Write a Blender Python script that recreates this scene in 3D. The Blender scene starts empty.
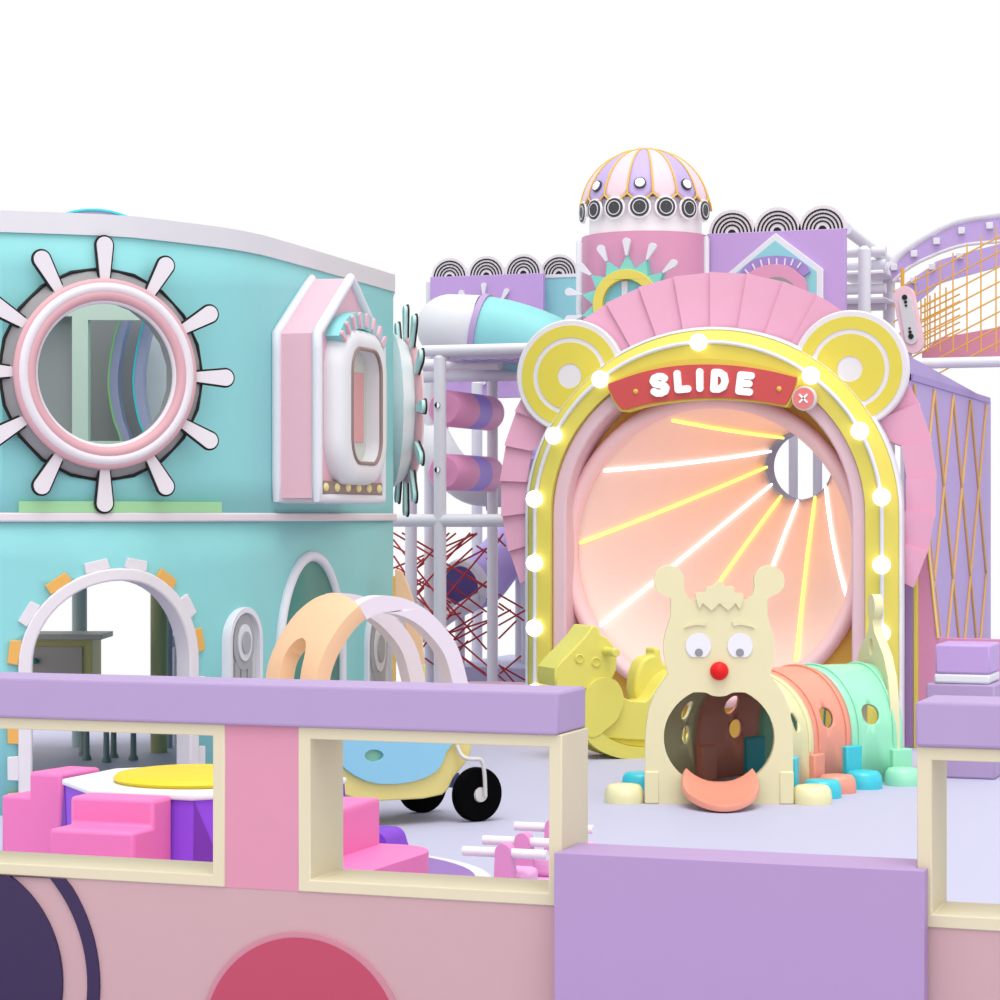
import bpy, bmesh, math, random
from math import sin, cos, pi, radians, sqrt, atan2, hypot
from mathutils import Vector, Matrix
from mathutils.geometry import tessellate_polygon
random.seed(5)
scn = bpy.context.scene
COL = scn.collection
# ------------------------------------------------------------------ measuring helpers (survey of the place)
F = 2430.0; TH = radians(19.8); CT = cos(TH); ST = sin(TH); EYE = 1.35; HY = 517.0
def cam(x, d, z=0.0): return Vector((x*CT - d*ST, x*ST + d*CT, z))
def atd(px, py, d): return cam((px-500)/F*d, d, EYE-(py-HY)/F*d)
def dyf(px): return (px-500)/F*ST + CT
def onY(px, py, Y): return atd(px, py, Y/dyf(px))
def xz(px, py, Y):
    p = onY(px, py, Y); return (p.x, p.z)
def onplane(px, py, o, n):
    e = Vector((0, 0, EYE)); r = atd(px, py, 1.0) - e
    return e + r*((o-e).dot(n)/r.dot(n))
def project(p):
    x = p.x*CT + p.y*ST; d = -p.x*ST + p.y*CT
    return 500 + x/d*F, HY - (p.z-EYE)/d*F
# ------------------------------------------------------------------ materials
K = 0.83
def lin(c):
    c /= 255.0
    return c/12.92 if c <= 0.04045 else ((c+0.055)/1.055)**2.4
MATS = {}
def mat(name, rgb, rough=0.5, spec=0.3, emit=0.0, metal=0.0, k=None):
    if name in MATS: return MATS[name]
    m = bpy.data.materials.new(name); m.use_nodes = True
    nt = m.node_tree; b = nt.nodes['Principled BSDF']
    kk = K if k is None else k
    c = [lin(v)*kk for v in rgb]
    b.inputs['Roughness'].default_value = rough
    b.inputs['Specular IOR Level'].default_value = spec
    b.inputs['Metallic'].default_value = metal
    tc = nt.nodes.new('ShaderNodeTexCoord'); nz = nt.nodes.new('ShaderNodeTexNoise')
    nz.inputs['Scale'].default_value = 14.0; nz.inputs['Detail'].default_value = 2.0
    mx = nt.nodes.new('ShaderNodeMix'); mx.data_type = 'RGBA'
    mx.inputs['A'].default_value = (c[0]*0.985, c[1]*0.985, c[2]*0.985, 1)
    mx.inputs['B'].default_value = (min(1, c[0]*1.015), min(1, c[1]*1.015), min(1, c[2]*1.015), 1)
    nt.links.new(tc.outputs['Object'], nz.inputs['Vector'])
    nt.links.new(nz.outputs['Fac'], mx.inputs['Factor'])
    nt.links.new(mx.outputs['Result'], b.inputs['Base Color'])
    if emit:
        b.inputs['Emission Color'].default_value = (lin(rgb[0]), lin(rgb[1]), lin(rgb[2]), 1)
        b.inputs['Emission Strength'].default_value = emit
    MATS[name] = m
    return m
WHITE = mat('white_soft', (232, 232, 240)); PIPE = mat('pipe_grey_white', (228, 228, 236), 0.4)
LILAC = mat('lilac_vinyl', (181, 157, 201)); LILAC2 = mat('lilac_panel', (196, 163, 222)); PURPLE = mat('violet', (150, 80, 232))
PINK = mat('pink_vinyl', (222, 150, 174)); PINKF = mat('fan_pink', (240, 176, 204)); PINKP = mat('pale_pink', (240, 203, 214))
ROSE = mat('dusty_rose', (206, 168, 172)); CREAM = mat('cream_vinyl', (228, 217, 186)); TEAL = mat('aqua_paint', (146, 218, 220))
TEALD = mat('deep_teal', (82, 148, 138)); YEL = mat('lemon_yellow', (234, 218, 100)); YELR = mat('ride_yellow', (236, 226, 112))
GOLD = mat('gold_paint', (236, 190, 84)); GOLDL = mat('gold_line', (232, 176, 70)); BLACK = mat('black_line', (22, 20, 22)); CHAR = mat('charcoal', (70, 70, 74))
WHEELB = mat('black_rubber', (5, 5, 6), 0.9, 0.05); PEACH = mat('peach_panel', (253, 222, 212), k=0.98); HOT = mat('hot_pink', (244, 128, 192))
YOLK = mat('yolk_yellow', (246, 220, 50), k=0.75); CATC = mat('caterpillar_cream', (236, 228, 184)); CORAL = mat('coral_plastic', (244, 160, 136), 0.35, 0.5)
MINT = mat('mint_plastic', (160, 236, 198), 0.3, 0.5); CATY = mat('cream_plastic', (242, 236, 184), 0.3, 0.5); CYAN = mat('cyan_plastic', (60, 206, 224), 0.3, 0.5)
RED = mat('clown_red', (236, 16, 16)); SIGNR = mat('sign_red', (214, 84, 84)); FLOORM = mat('lavender_floor', (210, 210, 236), 0.6, k=0.68)
ORANGE = mat('peach_orange', (248, 202, 160)); CARP = mat('car_pillar_white', (238, 226, 236)); CARY = mat('car_yellow', (238, 222, 140)); CARB = mat('car_blue', (146, 206, 232))
LED_W = mat('led_white', (255, 255, 255), emit=1.7); LED_Y = mat('led_yellow', (255, 250, 120), emit=1.25); BULB = mat('bulb_glow', (255, 255, 255), emit=2.3)
GREY = mat('mid_grey', (150, 150, 152)); GREYL = mat('light_grey', (214, 214, 218)); OLIVE = mat('olive_paint', (190, 192, 140)); GREEN = mat('pastel_green', (166, 220, 166))
PGREEN = mat('pale_mint_wall', (214, 230, 216)); ROPE = mat('dark_red_rope', (172, 40, 50)); ORNG = mat('orange_block', (238, 182, 96)); PWHITE = mat('pinkish_white', (234, 228, 234))
DPURP = mat('deep_purple', (92, 76, 146)); MIDP = mat('mid_purple', (196, 190, 228)); NAVY = mat('dark_violet', (58, 42, 82)); CRIM = mat('crimson', (192, 76, 102)); RHALO = mat('rose_halo', (204, 140, 156))
MAG = mat('orchid_pink', (232, 150, 206)); MAGB = mat('orchid_base', (244, 178, 226)); STEEL = mat('steel_rod', (214, 210, 206), 0.35, 0.5); BLUE = mat('axle_blue', (130, 150, 226)); EYEW = mat('eye_white', (240, 240, 250))
CYANL = mat('cyan_edge', (60, 240, 250)); GREENL = mat('green_edge', (170, 246, 150)); BROWN = mat('brown_grey', (150, 128, 124)); DRUM = mat('bright_white', (255, 255, 255), k=0.97)
MAUVE = mat('mauve_ring', (222, 172, 180)); LAV = mat('lavender_block', (190, 190, 222))
# ------------------------------------------------------------------ scene objects
WM = {}
def setp(o, label=None, cat=None, group=None, kind=None):
    if label: o['label'] = label
    if cat: o['category'] = cat
    if group: o['group'] = group
    if cat and not kind: kind = 'thing'
    if kind: o['kind'] = kind
def thing(name, label, cat, loc, group=None):
    o = bpy.data.objects.new(name, None); COL.objects.link(o)
    o.empty_display_size = 0.1
    o.location = loc; WM[o.name] = Matrix.Translation(Vector(loc))
    setp(o, label, cat, group)
    return o
def arc(cx, cz, r, a0, a1, n, rz=None):
    rz = r if rz is None else rz
    return [(cx + r*cos(radians(a0+(a1-a0)*i/n)), cz + rz*sin(radians(a0+(a1-a0)*i/n))) for i in range(n+1)]
def circ(cx, cz, r, n=40, rz=None): return arc(cx, cz, r, 0, 360, n, rz)[:-1]
def smoothp(pts, n=6, closed=False):
    P = [Vector(p) for p in pts]; out = []; m = len(P)
    rng = range(m if closed else m-1)
    for i in rng:
        if closed: a, b, c, d = P[i-1], P[i], P[(i+1) % m], P[(i+2) % m]
        else: a, b, c, d = P[max(i-1, 0)], P[i], P[i+1], P[min(i+2, m-1)]
        for k in range(n):
            t = k/n
            out.append(0.5*((2*b) + (c-a)*t + (2*a-5*b+4*c-d)*t*t + (3*b-a-3*c+d)*t**3))
    if not closed: out.append(P[-1])
    return [tuple(v) for v in out]
class MB:
    def __init__(s): s.v = []; s.f = []; s.M = Matrix.Identity(4)
    def add(s, vs, fs):
        k = len(s.v); s.v += [s.M @ Vector(p) for p in vs]; s.f += [[i+k for i in f] for f in fs]; return s
    def box(s, x0, x1, y0, y1, z0, z1):
        return s.add([(x0,y0,z0),(x1,y0,z0),(x1,y1,z0),(x0,y1,z0),(x0,y0,z1),(x1,y0,z1),(x1,y1,z1),(x0,y1,z1)],
                     [(0,3,2,1),(4,5,6,7),(0,1,5,4),(1,2,6,5),(2,3,7,6),(3,0,4,7)])
    def prism(s, outer, holes, w0, w1, axes='xz'):
        loops = [outer] + list(holes or [])
        tri = tessellate_polygon([[Vector((p[0], p[1], 0)) for p in L] for L in loops])
        flat = [p for L in loops for p in L]; n = len(flat)
        mp = (lambda u, v, w: (u, w, v)) if axes == 'xz' else (lambda u, v, w: (u, v, w)) if axes == 'xy' else (lambda u, v, w: (w, u, v))
        vs = [mp(p[0], p[1], w0) for p in flat] + [mp(p[0], p[1], w1) for p in flat]
        fs = [tuple(t) for t in tri] + [tuple(i+n for i in reversed(t)) for t in tri]
        k = 0
        for L in loops:
            m = len(L)
            for i in range(m):
                a, b = k+i, k+(i+1) % m
                fs.append((a, b, b+n, a+n))
            k += m
        return s.add(vs, fs)
    def tube(s, pts, r, n=14, closed=False, rs=None, sq=None):
        P = [Vector(p) for p in pts]; m = len(P); vs = []; fs = []
        up = None
        for i in range(m):
            if closed: t = (P[(i+1) % m]-P[i-1])
            else: t = P[min(i+1, m-1)]-P[max(i-1, 0)]
            t.normalize()
            if up is None:
                up = Vector((0,0,1)) if abs(t.z) < 0.9 else Vector((0,1,0))
            a = up - t*up.dot(t)
            if a.length < 1e-4: a = Vector((1,0,0)) - t*t.x
            a.normalize(); up = a
            b = t.cross(a); rr = rs[i] if rs else r
            for j in range(n):
                q = 2*pi*j/n; vs.append(P[i] + a*(rr*cos(q)) + b*(rr*sin(q)))
        for i in range(m if closed else m-1):
            for j in range(n):
                fs.append((i*n+j, i*n+(j+1) % n, ((i+1) % m)*n+(j+1) % n, ((i+1) % m)*n+j))
        if not closed:
            fs.append(tuple(range(n-1, -1, -1))); fs.append(tuple((m-1)*n+j for j in range(n)))
        return s.add(vs, fs)
    def cyl(s, p0, p1, r, n=24, r1=None): return s.tube([p0, p1], r, n, rs=[r, r if r1 is None else r1])
    def sweep(s, path, sec, N, closed=False):
        P = [Vector(p) for p in path]; N = Vector(N).normalized(); m = len(P); q = len(sec); vs = []; fs = []
        for i in range(m):
            if closed: t0, t1 = (P[i]-P[i-1]), (P[(i+1) % m]-P[i])
            else:
                t0 = P[i]-P[i-1] if i else P[1]-P[0]; t1 = P[i+1]-P[i] if i < m-1 else P[i]-P[i-1]
            n0 = N.cross(t0.normalized()); n1 = N.cross(t1.normalized()); a = (n0+n1); a.normalize()
            a = a/max(0.35, a.dot(n0))
            for (u, w) in sec: vs.append(P[i] + a*u + N*w)
        for i in range(m if closed else m-1):
            for j in range(q):
                fs.append((i*q+j, i*q+(j+1) % q, ((i+1) % m)*q+(j+1) % q, ((i+1) % m)*q+j))
        if not closed:
            fs.append(tuple(range(q-1, -1, -1))); fs.append(tuple((m-1)*q+j for j in range(q)))
        return s.add(vs, fs)
    def lathe(s, prof, o, axis, n=36, ring=False):
        o = Vector(o); ax = Vector(axis).normalized()
        a = ax.orthogonal().normalized(); b = ax.cross(a); vs = []; fs = []; m = len(prof)
        for (r, h) in prof:
            for j in range(n):
                q = 2*pi*j/n; vs.append(o + ax*h + a*(r*cos(q)) + b*(r*sin(q)))
        for i in range(m-1):
            for j in range(n): fs.append((i*n+j, i*n+(j+1) % n, (i+1)*n+(j+1) % n, (i+1)*n+j))
        if ring:
            for j in range(n): fs.append(((m-1)*n+j, (m-1)*n+(j+1) % n, (j+1) % n, j))
            return s.add(vs, fs)
        if prof[0][0] > 1e-6: fs.append(tuple(range(n-1, -1, -1)))
        if prof[-1][0] > 1e-6: fs.append(tuple((m-1)*n+j for j in range(n)))
        return s.add(vs, fs)
    def ball(s, c, rx, ry=None, rz=None, n=24):
        ry = rx if ry is None else ry; rz = rx if rz is None else rz; vs = []; fs = []; m = n//2
        for i in range(m+1):
            for j in range(n):
                p = pi*i/m; q = 2*pi*j/n
                vs.append((c[0]+rx*max(1e-4, sin(p))*cos(q), c[1]+ry*max(1e-4, sin(p))*sin(q), c[2]+rz*cos(p)))
        for i in range(m):
            for j in range(n): fs.append((i*n+j, i*n+(j+1) % n, (i+1)*n+(j+1) % n, (i+1)*n+j))
        return s.add(vs, fs)
    def stroke(s, path, w, y0, y1):
        for i in range(len(path)-1):
            a, b = path[i], path[i+1]; t = atan2(b[1]-a[1], b[0]-a[0]); d = t*180/pi
            s.prism(arc(b[0], b[1], w, d-90, d+90, 10) + arc(a[0], a[1], w, d+90, d+270, 10), None, y0 - 0.00015*i, y1 + 0.00015*i)
        return s
    def sheet(s, outer, holes, sb, tb, mp):
        loops = [outer] + list(holes or [])
        tri = tessellate_polygon([[Vector((p[0], p[1], 0)) for p in L] for L in loops])
        bm = bmesh.new(); vs = [bm.verts.new((p[0], p[1], 0)) for L in loops for p in L]
        for t in tri:
            try:
                f = bm.faces.new([vs[i] for i in t])
            except ValueError: pass
        for ax, br in ((0, sb), (1, tb)):
            for c in br:
                co = (c, 0, 0) if ax == 0 else (0, c, 0); no = (1, 0, 0) if ax == 0 else (0, 1, 0)
                bmesh.ops.bisect_plane(bm, geom=bm.verts[:]+bm.edges[:]+bm.faces[:], plane_co=co, plane_no=no, dist=1e-5)
        bmesh.ops.recalc_face_normals(bm, faces=bm.faces[:])
        bm.verts.index_update()
        s.add([mp(v.co.x, v.co.y) for v in bm.verts], [[v.index for v in f.verts] for f in bm.faces])
        bm.free(); return s
    def build(s, name, m, parent=None, bevel=0, smooth=35, flat=False, solid=0, soff=0.0, seg=2, recalc=True, kind=None, label=None):
        me = bpy.data.meshes.new(name)
        if parent is not None: W = WM[parent.name]
        else:
            xs = [v.x for v in s.v]; ys = [v.y for v in s.v]; zs = [v.z for v in s.v]
            W = Matrix.Translation(((min(xs)+max(xs))/2, (min(ys)+max(ys))/2, min(zs)))
        Wi = W.inverted()
        me.from_pydata([Wi @ v for v in s.v], [], s.f); me.update()
        bm = bmesh.new(); bm.from_mesh(me)
        if recalc: bmesh.ops.recalc_face_normals(bm, faces=bm.faces[:])
        bm.to_mesh(me); bm.free()
        me.materials.append(m)
        for p in me.polygons: p.use_smooth = not flat
        if not flat: me.set_sharp_from_angle(angle=radians(smooth))
        o = bpy.data.objects.new(name, me); COL.objects.link(o)
        if parent is not None: o.parent = parent
        else: o.matrix_basis = W
        WM[o.name] = W
        if solid:
            md = o.modifiers.new('thick', 'SOLIDIFY'); md.thickness = solid; md.offset = soff
        if bevel:
            md = o.modifiers.new('round', 'BEVEL'); md.width = bevel; md.segments = seg; md.limit_method = 'ANGLE'; md.angle_limit = radians(40)
        setp(o, label=label, kind=kind)
        return o
# ================================================================== floor
mb = MB(); mb.box(-13, 5.5, 4.3, 17.6, -0.12, 0.0)
o = mb.build('floor', FLOORM); setp(o, kind='structure')
# ================================================================== counters (front, van-like play counter)
YC0, YC1 = 5.88, 6.10
def cx_(px): return onY(px, HY, YC0).x
def counter(name, label, xl, xr, wins, pillars, wheels, frame_l, ov_l, ov_r):
    t = thing(name, label, 'counter', ((xl+xr)/2, (YC0+YC1)/2, 0))
    mb = MB(); mb.prism([(xl-ov_l, YC0-0.012), (xr+ov_r, YC0-0.012), (xr+ov_r, YC1), (xl-ov_l, YC1)], None, 0.795, 0.904, 'xy')
    mb.build('counter_top', LILAC, t, bevel=0.008)
    mb = MB(); mb.box(xl, xr, YC0+0.004, YC1, 0, 0.357); mb.build('lower_panel', ROSE, t)
    for (a, b) in wins:
        w = 0.036
        mb = MB(); mb.prism([(a, 0.357), (b, 0.357), (b, 0.795), (a, 0.795)], [[(a+w, 0.389), (b-w, 0.389), (b-w, 0.762), (a+w, 0.762)]], YC0, YC1)
        mb.build('window_frame', CREAM, t, bevel=0.003)
    for (a, b) in pillars:
        mb = MB(); mb.box(a, b, YC0+0.003, YC1, 0.357, 0.795); mb.build('pillar_panel', PINK, t)
    for (px, py, rings) in wheels:
        c = xz(px, py, YC0); par = None
        for i, (r0, r1, m, nm) in enumerate(rings):
            d0, d1 = (YC0-0.004-0.003*i, YC0+0.006)
            cz = c[1]
            # keep only what is above the floor and below the window frame
            def clip(r):
                a0 = math.degrees(math.asin(max(-1, min(1, (0.002-cz)/r)))); return arc(c[0], cz, r, a0, 180-a0, 48)
            if r0 > 0:
                out = clip(r1); inn = clip(r0); mbp = out + inn[::-1]
            else: mbp = clip(r1)
            mbp = [(x, min(z, 0.355)) for x, z in mbp]
            mb = MB(); mb.prism(mbp, None, d0, d1); ob = mb.build(nm, m, par or t)
            par = par or ob
    return t
XR = cx_(562)
counter('counter', 'pink and cream play counter with two openings, left of the low lilac wall', cx_(-95), XR,
        [(cx_(-62), cx_(224.7)), (cx_(298), XR)], [(cx_(224.7), cx_(298)), (cx_(-95), cx_(-62))],
        [(-41, 975, [(0.408, 0.445, NAVY, 'wheel_tyre'), (0.0, 0.33, NAVY, 'wheel_hub')]),
         (302, 1045, [(0.0, 0.30, RHALO, 'round_badge'), (0.0, 0.285, CRIM, 'badge_disc')])], True, 0, -0.006)
XL2 = cx_(917)
counter('counter', 'pink and cream play counter at the far right end of the low wall', XL2, cx_(1230),
        [(XL2, cx_(1200))], [(cx_(1200), cx_(1230))], [], True, 0.003, 0)
# low wall between the counters
xa, xb = onY(554, 852, 5.82).x, onY(924.3, 870, 5.82).x
mb = MB(); mb.prism([(xa, 5.82), (xb, 5.82), (xb, 5.872), (XL2-0.002, 5.872), (XL2-0.002, 6.02), (XR+0.002, 6.02), (XR+0.002, 5.872), (xa, 5.872)], None, 0, 0.502, 'xy')
o = mb.build('low_wall', mat('wall_lilac', (180, 150, 198)), bevel=0.004)
setp(o, 'low plain lilac padded wall joining the two pink counters', 'wall')
# ================================================================== round mat and egg platform
c0 = cam(-0.96, 8.97)
t = thing('round_mat', 'flat round purple floor mat with white rim under the pink steps', 'mat', c0)
mb = MB(); mb.lathe([(0, 0.001), (0.93, 0.001), (0.93, 0.012), (0, 0.012)], c0, (0,0,1), 64); mb.build('rim', WHITE, t)
mb = MB(); mb.lathe([(0, 0.001), (0.87, 0.001), (0.87, 0.018), (0, 0.018)], c0, (0,0,1), 64); mb.build('band', mat('mat_purple', (150, 112, 184)), t)
mb = MB(); mb.lathe([(0, 0.002), (0.70, 0.002), (0.70, 0.024), (0, 0.024)], c0, (0,0,1), 64); mb.build('centre', PINKP, t)
E = cam(-1.14, 9.38)
t = thing('egg_platform', 'octagonal purple soft play platform topped with white and a fried egg yolk', 'platform', (E.x, E.y, 0.024))
def octo(r): return [(E.x + r*cos(radians(22.5+45*k)), E.y + r*sin(radians(22.5+45*k))) for k in range(8)]
for k in range(8):
    a, b = octo(0.575)[k], octo(0.575)[(k+1) % 8]; c, d = octo(0.50)[k], octo(0.50)[(k+1) % 8]
    e, f = octo(0.62)[k], octo(0.62)[(k+1) % 8]
mb = MB()
top, bot = octo(0.535), octo(0.555)
mb.add([(x, y, 0.024) for x, y in bot] + [(x, y, 0.318) for x, y in top], [tuple(range(7, -1, -1)), tuple(range(8, 16))] + [(i, (i+1) % 8, 8+(i+1) % 8, 8+i) for i in range(8)])
mb.build('side_panels', PURPLE, t, smooth=20)
# darker purple triangles beside the vertical edges
for k in range(8):
    mb = MB()
    a = Vector((*top[k], 0.316)); b = Vector((*bot[k], 0.03)); c = Vector((*bot[(k+1) % 8], 0.03)); m1 = b.lerp(c, 0.3)
    n = ((c-b).cross(Vector((0,0,1)))).normalized()*0.004
    mb.add([a+n, b+n, m1+n, a-n, b-n, m1-n], [(0,1,2), (5,4,3), (0,3,4,1), (1,4,5,2), (2,5,3,0)])
    mb.build('dark_triangle', mat('triangle_purple', (120, 56, 176)), t)
w = octo(0.548)
mb = MB(); mb.prism(w, None, 0.318, 0.342, 'xy'); mb.build('egg_white_top', mat('egg_white', (244, 246, 248)), t, bevel=0.008)
yc = cam(-1.16, 9.30)
mb = MB(); mb.lathe([(0, 0.342), (0.305, 0.342), (0.318, 0.356), (0.305, 0.372), (0.26, 0.379), (0, 0.380)], (yc.x, yc.y, 0), (0,0,1), 56); mb.build('egg_yolk', YOLK, t)
def dloc(dx, dy): return (E.x+dx, E.y+dy)
# front steps
f1 = onZ = None
def onz(px, py, z):
    d = (EYE-z)*F/(py-HY); p = cam((px-500)/F*d, d, z); return p
pr = onz(169, 794.2, 0.335)
def stair(name, label, x0, x1, yback, prof, flip, mtl):
    pass
YB = E.y - 0.545*cos(radians(22.5))
def steps_thing(label, xs, prof, axis, loc):
    t = thing('play_steps', label, 'steps', loc, None)
    return t
x1 = pr.x+0.03; x0 = x1-0.34
t = thing('play_steps', 'pink two-tread soft steps facing the counter, in the left counter opening', 'steps', ((x0+x1)/2, YB-0.2, 0.024), 'soft steps round the egg platform')
mb = MB(); mb.prism([(YB-0.008, 0.335), (YB-0.15, 0.335), (YB-0.15, 0.235), (YB-0.30, 0.235), (YB-0.30, 0.024), (YB-0.008, 0.024)], None, x0, x1, 'yz')
mb.build('step_block', HOT, t, bevel=0.014, seg=3)
# steps on the back-left side of the platform
k = Matrix.Translation((E.x, E.y, 0)) @ Matrix.Rotation(radians(-135+0), 4, 'Z')
t = thing('play_steps', 'pink soft steps at the far back left of the egg platform', 'steps', k @ Vector((0, -0.75, 0.0)), 'soft steps round the egg platform')
mb = MB(); mb.M = Matrix.Translation((E.x, E.y, 0)) @ Matrix.Rotation(radians(-97), 4, 'Z')
mb.prism([(-0.585, 0.345), (-0.74, 0.345), (-0.74, 0.245), (-0.88, 0.245), (-0.88, 0.0), (-0.585, 0.0)], None, -0.13, 0.13, 'yz')
mb.build('step_block', HOT, t, bevel=0.014, seg=3)
# right hand steps
X0, X1, X2 = E.x+0.70, E.x+0.875, E.x+1.12
Yf, Yb = E.y-1.12, E.y-0.33
t = thing('play_steps', 'pink rounded soft steps descending beside the blue and yellow toy car', 'steps', ((X0+X2)/2, (Yf+Yb)/2, 0.024), 'soft steps round the egg platform')
mb = MB(); mb.prism([(X0, Yf), (X1, Yf), (X1, Yb), (X0, Yb)], None, 0.024, 0.338, 'xy'); mb.build('upper_step', HOT, t, bevel=0.022, seg=3)
mb = MB(); mb.prism([(X1-0.01, Yf)] + [(X2-0.02, Yf)] + arc(X2-0.17, Yb-0.20, 0.17, 0, 90, 10, 0.20) + [(X1-0.01, Yb)], None, 0.024, 0.172, 'xy'); mb.build('lower_step', HOT, t, bevel=0.016, seg=3)
mb = MB(); P0 = onz(388, 849, 0.10)
mb.M = Matrix.Translation((P0.x-0.115, P0.y+0.22, 0))
mb.prism([(0.055, 0.0), (0.025, 0.07)] + arc(-0.03, 0.08, 0.05, 10, 90, 6) + [(-0.22, 0.13), (-0.22, 0.0)], None, 0, 0.2)
o = mb.build('soft_bolster', mat('bolster_purple', (132, 64, 206)), bevel=0.02, seg=3); setp(o, 'violet rounded soft block behind the pink steps, under the toy car', 'bolster')
# ================================================================== pink three-handle rocker
ps = [onz(505, 852, 0.225), onz(524, 841, 0.225), onz(554, 827, 0.225)]
base = (ps[0]+ps[2])/2
t = thing('ride_on_rocker', 'pink ride-on floor rocker with three white handlebars behind the cream opening', 'ride-on toy', (base.x, base.y, 0))
mb = MB()
ya, yb = ps[0].y-0.10, ps[2].y+0.12; xm = ps[1].x
mb.box(xm-0.055+0.05, xm+0.055+0.05, ya, yb, 0.0, 0.10); mb.build('base_beam', MAGB, t, bevel=0.015)
for p in ps:
    mb = MB(); xb = xm+0.05
    out = [(p.x-0.032, 0.095), (p.x+0.036, 0.095), (p.x+0.027, 0.225)] + arc(p.x, 0.228, 0.027, 0, 180, 8) + [(p.x-0.027, 0.225)]
    mb.prism(out, None, p.y-0.027, p.y+0.027); po = mb.build('handle_post', MAG, t)
    mb = MB(); mb.cyl((p.x-0.15, p.y, 0.222), (p.x+0.15, p.y, 0.222), 0.0165, 18); mb.build('handlebar', mat('handle_white', (246, 236, 244)), po)
    mb = MB(); mb.box(xb-0.05, xb+0.05, p.y+0.02, p.y+0.16, 0.098, 0.16); mb.build('saddle', MAGB, po, bevel=0.02)
# ================================================================== toy car
U = cam(0.841, 0.541) - cam(0, 0); V = cam(-0.541, 0.841) - cam(0, 0)
W0 = cam(-0.102, 10.76)
MC = Matrix(((U.x, V.x, 0, W0.x), (U.y, V.y, 0, W0.y), (0, 0, 1, 0), (0, 0, 0, 1)))
def cl(px, py, v=0.0):
    p = onplane(px, py, W0 + V*v, V); q = MC.inverted() @ p; return (q.x, q.z)
t = thing('toy_car', 'yellow ride-in toy car with sky blue door, black wheels and peach roof pillars', 'toy car', MC @ Vector((-0.45, 0.22, 0)))
def cmb():
    m = MB(); m.M = MC; return m
body = [cl(x, y, 0.04) for x, y in [(474, 722), (473, 748), (470, 760), (463, 768), (455, 778), (450, 789), (444, 795), (425, 799), (380, 801.5), (357, 799.5), (343, 794), (330, 786)]]
body += [(-0.76, 0.13), (-0.95, 0.12), (-1.02, 0.25), (-1.02, 0.42), (-0.92, 0.46), (-0.74, 0.42), (-0.26, 0.40), (-0.1, 0.45), (0.0, 0.42)]
m = cmb(); m.prism(body, None, 0.05, 0.42); m.build('body', CARY, t, bevel=0.02, seg=3)
door = [cl(x, y, 0.035) for x, y in [(458, 728), (456, 741), (450, 746), (445.5, 752), (442, 763), (436, 771), (425, 777.5), (410, 782), (395, 784), (378, 783.8), (366, 781), (355, 776), (345, 769), (336, 758), (331, 745), (330, 722)]]
door += [(-0.66, 0.40), (-0.19, 0.385)]
hole = [cl(373.5+9.5*cos(a), 755.5+6*sin(a), 0.035) for a in [2*pi*i/20 for i in range(20)]]
m = cmb(); m.prism(door, [hole], 0.028, 0.055); d_ = m.build('door', CARB, t, bevel=0.008)
m = cmb(); m.prism(hole, None, 0.047, 0.053); m.build('door_recess', mat('recess_green', (140, 200, 170)), d_, label='round pale green hand hole recess')
def wheel(u, v, r, w, fork):
    m = cmb(); m.lathe([(0, -w/2), (r*0.93, -w/2), (r, -w/2+0.012), (r, w/2-0.012), (r*0.93, w/2), (0, w/2)], (u, v, r), (0, 1, 0), 44)
    wo = m.build('wheel', WHEELB, t)
    m = cmb(); m.lathe([(0, -w/2-0.012), (0.03, -w/2-0.010), (0.035, -w/2+0.004), (0, -w/2+0.004)], (u, v, r), (0, 1, 0), 24); m.build('hub', STEEL, wo)
    return wo
RW = 0.120
hx, hz = cl(477, 793, 0.0)
w1 = wheel(hx+0.012, 0.02, RW, 0.06, True)
m = cmb(); v = -0.028
m.tube(smoothp([(hx+0.026, v, RW-0.005), (hx+0.018, v-0.004, RW+0.10), (hx+0.004, v, RW+0.155), (hx-0.045, v+0.01, RW+0.162), (hx-0.075, v+0.03, RW+0.175), (hx-0.085, v+0.06, RW+0.22)], 6), 0.0095, 10)
m.build('wheel_fork', STEEL, t)
wheel(hx-0.025, 0.43, RW, 0.06, False)
wheel(-0.90, 0.02, RW, 0.06, False); wheel(-0.90, 0.43, RW, 0.06, False)
m = cmb(); m.cyl((hx-0.055, 0.06, 0.165), (hx-0.055, 0.40, 0.165), 0.022); m.box(hx-0.10, hx-0.03, 0.10, 0.40, 0.15, 0.21); m.build('axle', BLUE, t)
# roof hoop
near = [cl(x, y, 0.04) for x, y in [(314, 722), (317, 690), (321, 668), (331, 645), (348, 621), (369, 606), (390, 605), (410, 612), (428, 626), (446, 650), (456, 684), (461, 715)]]
nearS = smoothp([(a, 0, b) for a, b in near], 6)
cu = [(p[0], p[2]) for p in nearS]
def offs(pl, h):
    o1, o2 = [], []
    for i in range(len(pl)):
        a, b = pl[max(i-1, 0)], pl[min(i+1, len(pl)-1)]; tx, tz = b[0]-a[0], b[1]-a[1]; L = hypot(tx, tz); nx, nz = -tz/L, tx/L
        o1.append((pl[i][0]+nx*h, pl[i][1]+nz*h)); o2.append((pl[i][0]-nx*h, pl[i][1]-nz*h))
    return o1, o2
def band(pl, h, v0, v1, nm, mt, bev=0.02):
    a, b = offs(pl, h); m = cmb(); m.prism(a + b[::-1], None, v0, v1); return m.build(nm, mt, t, bevel=bev, seg=3)
iseam = 27; ileg = 17
band(cu[iseam:], 0.038, 0.0, 0.085, 'front_pillar', CARP); band(cu[iseam+4:], 0.038, 0.37, 0.455, 'front_pillar', CARP)
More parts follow.
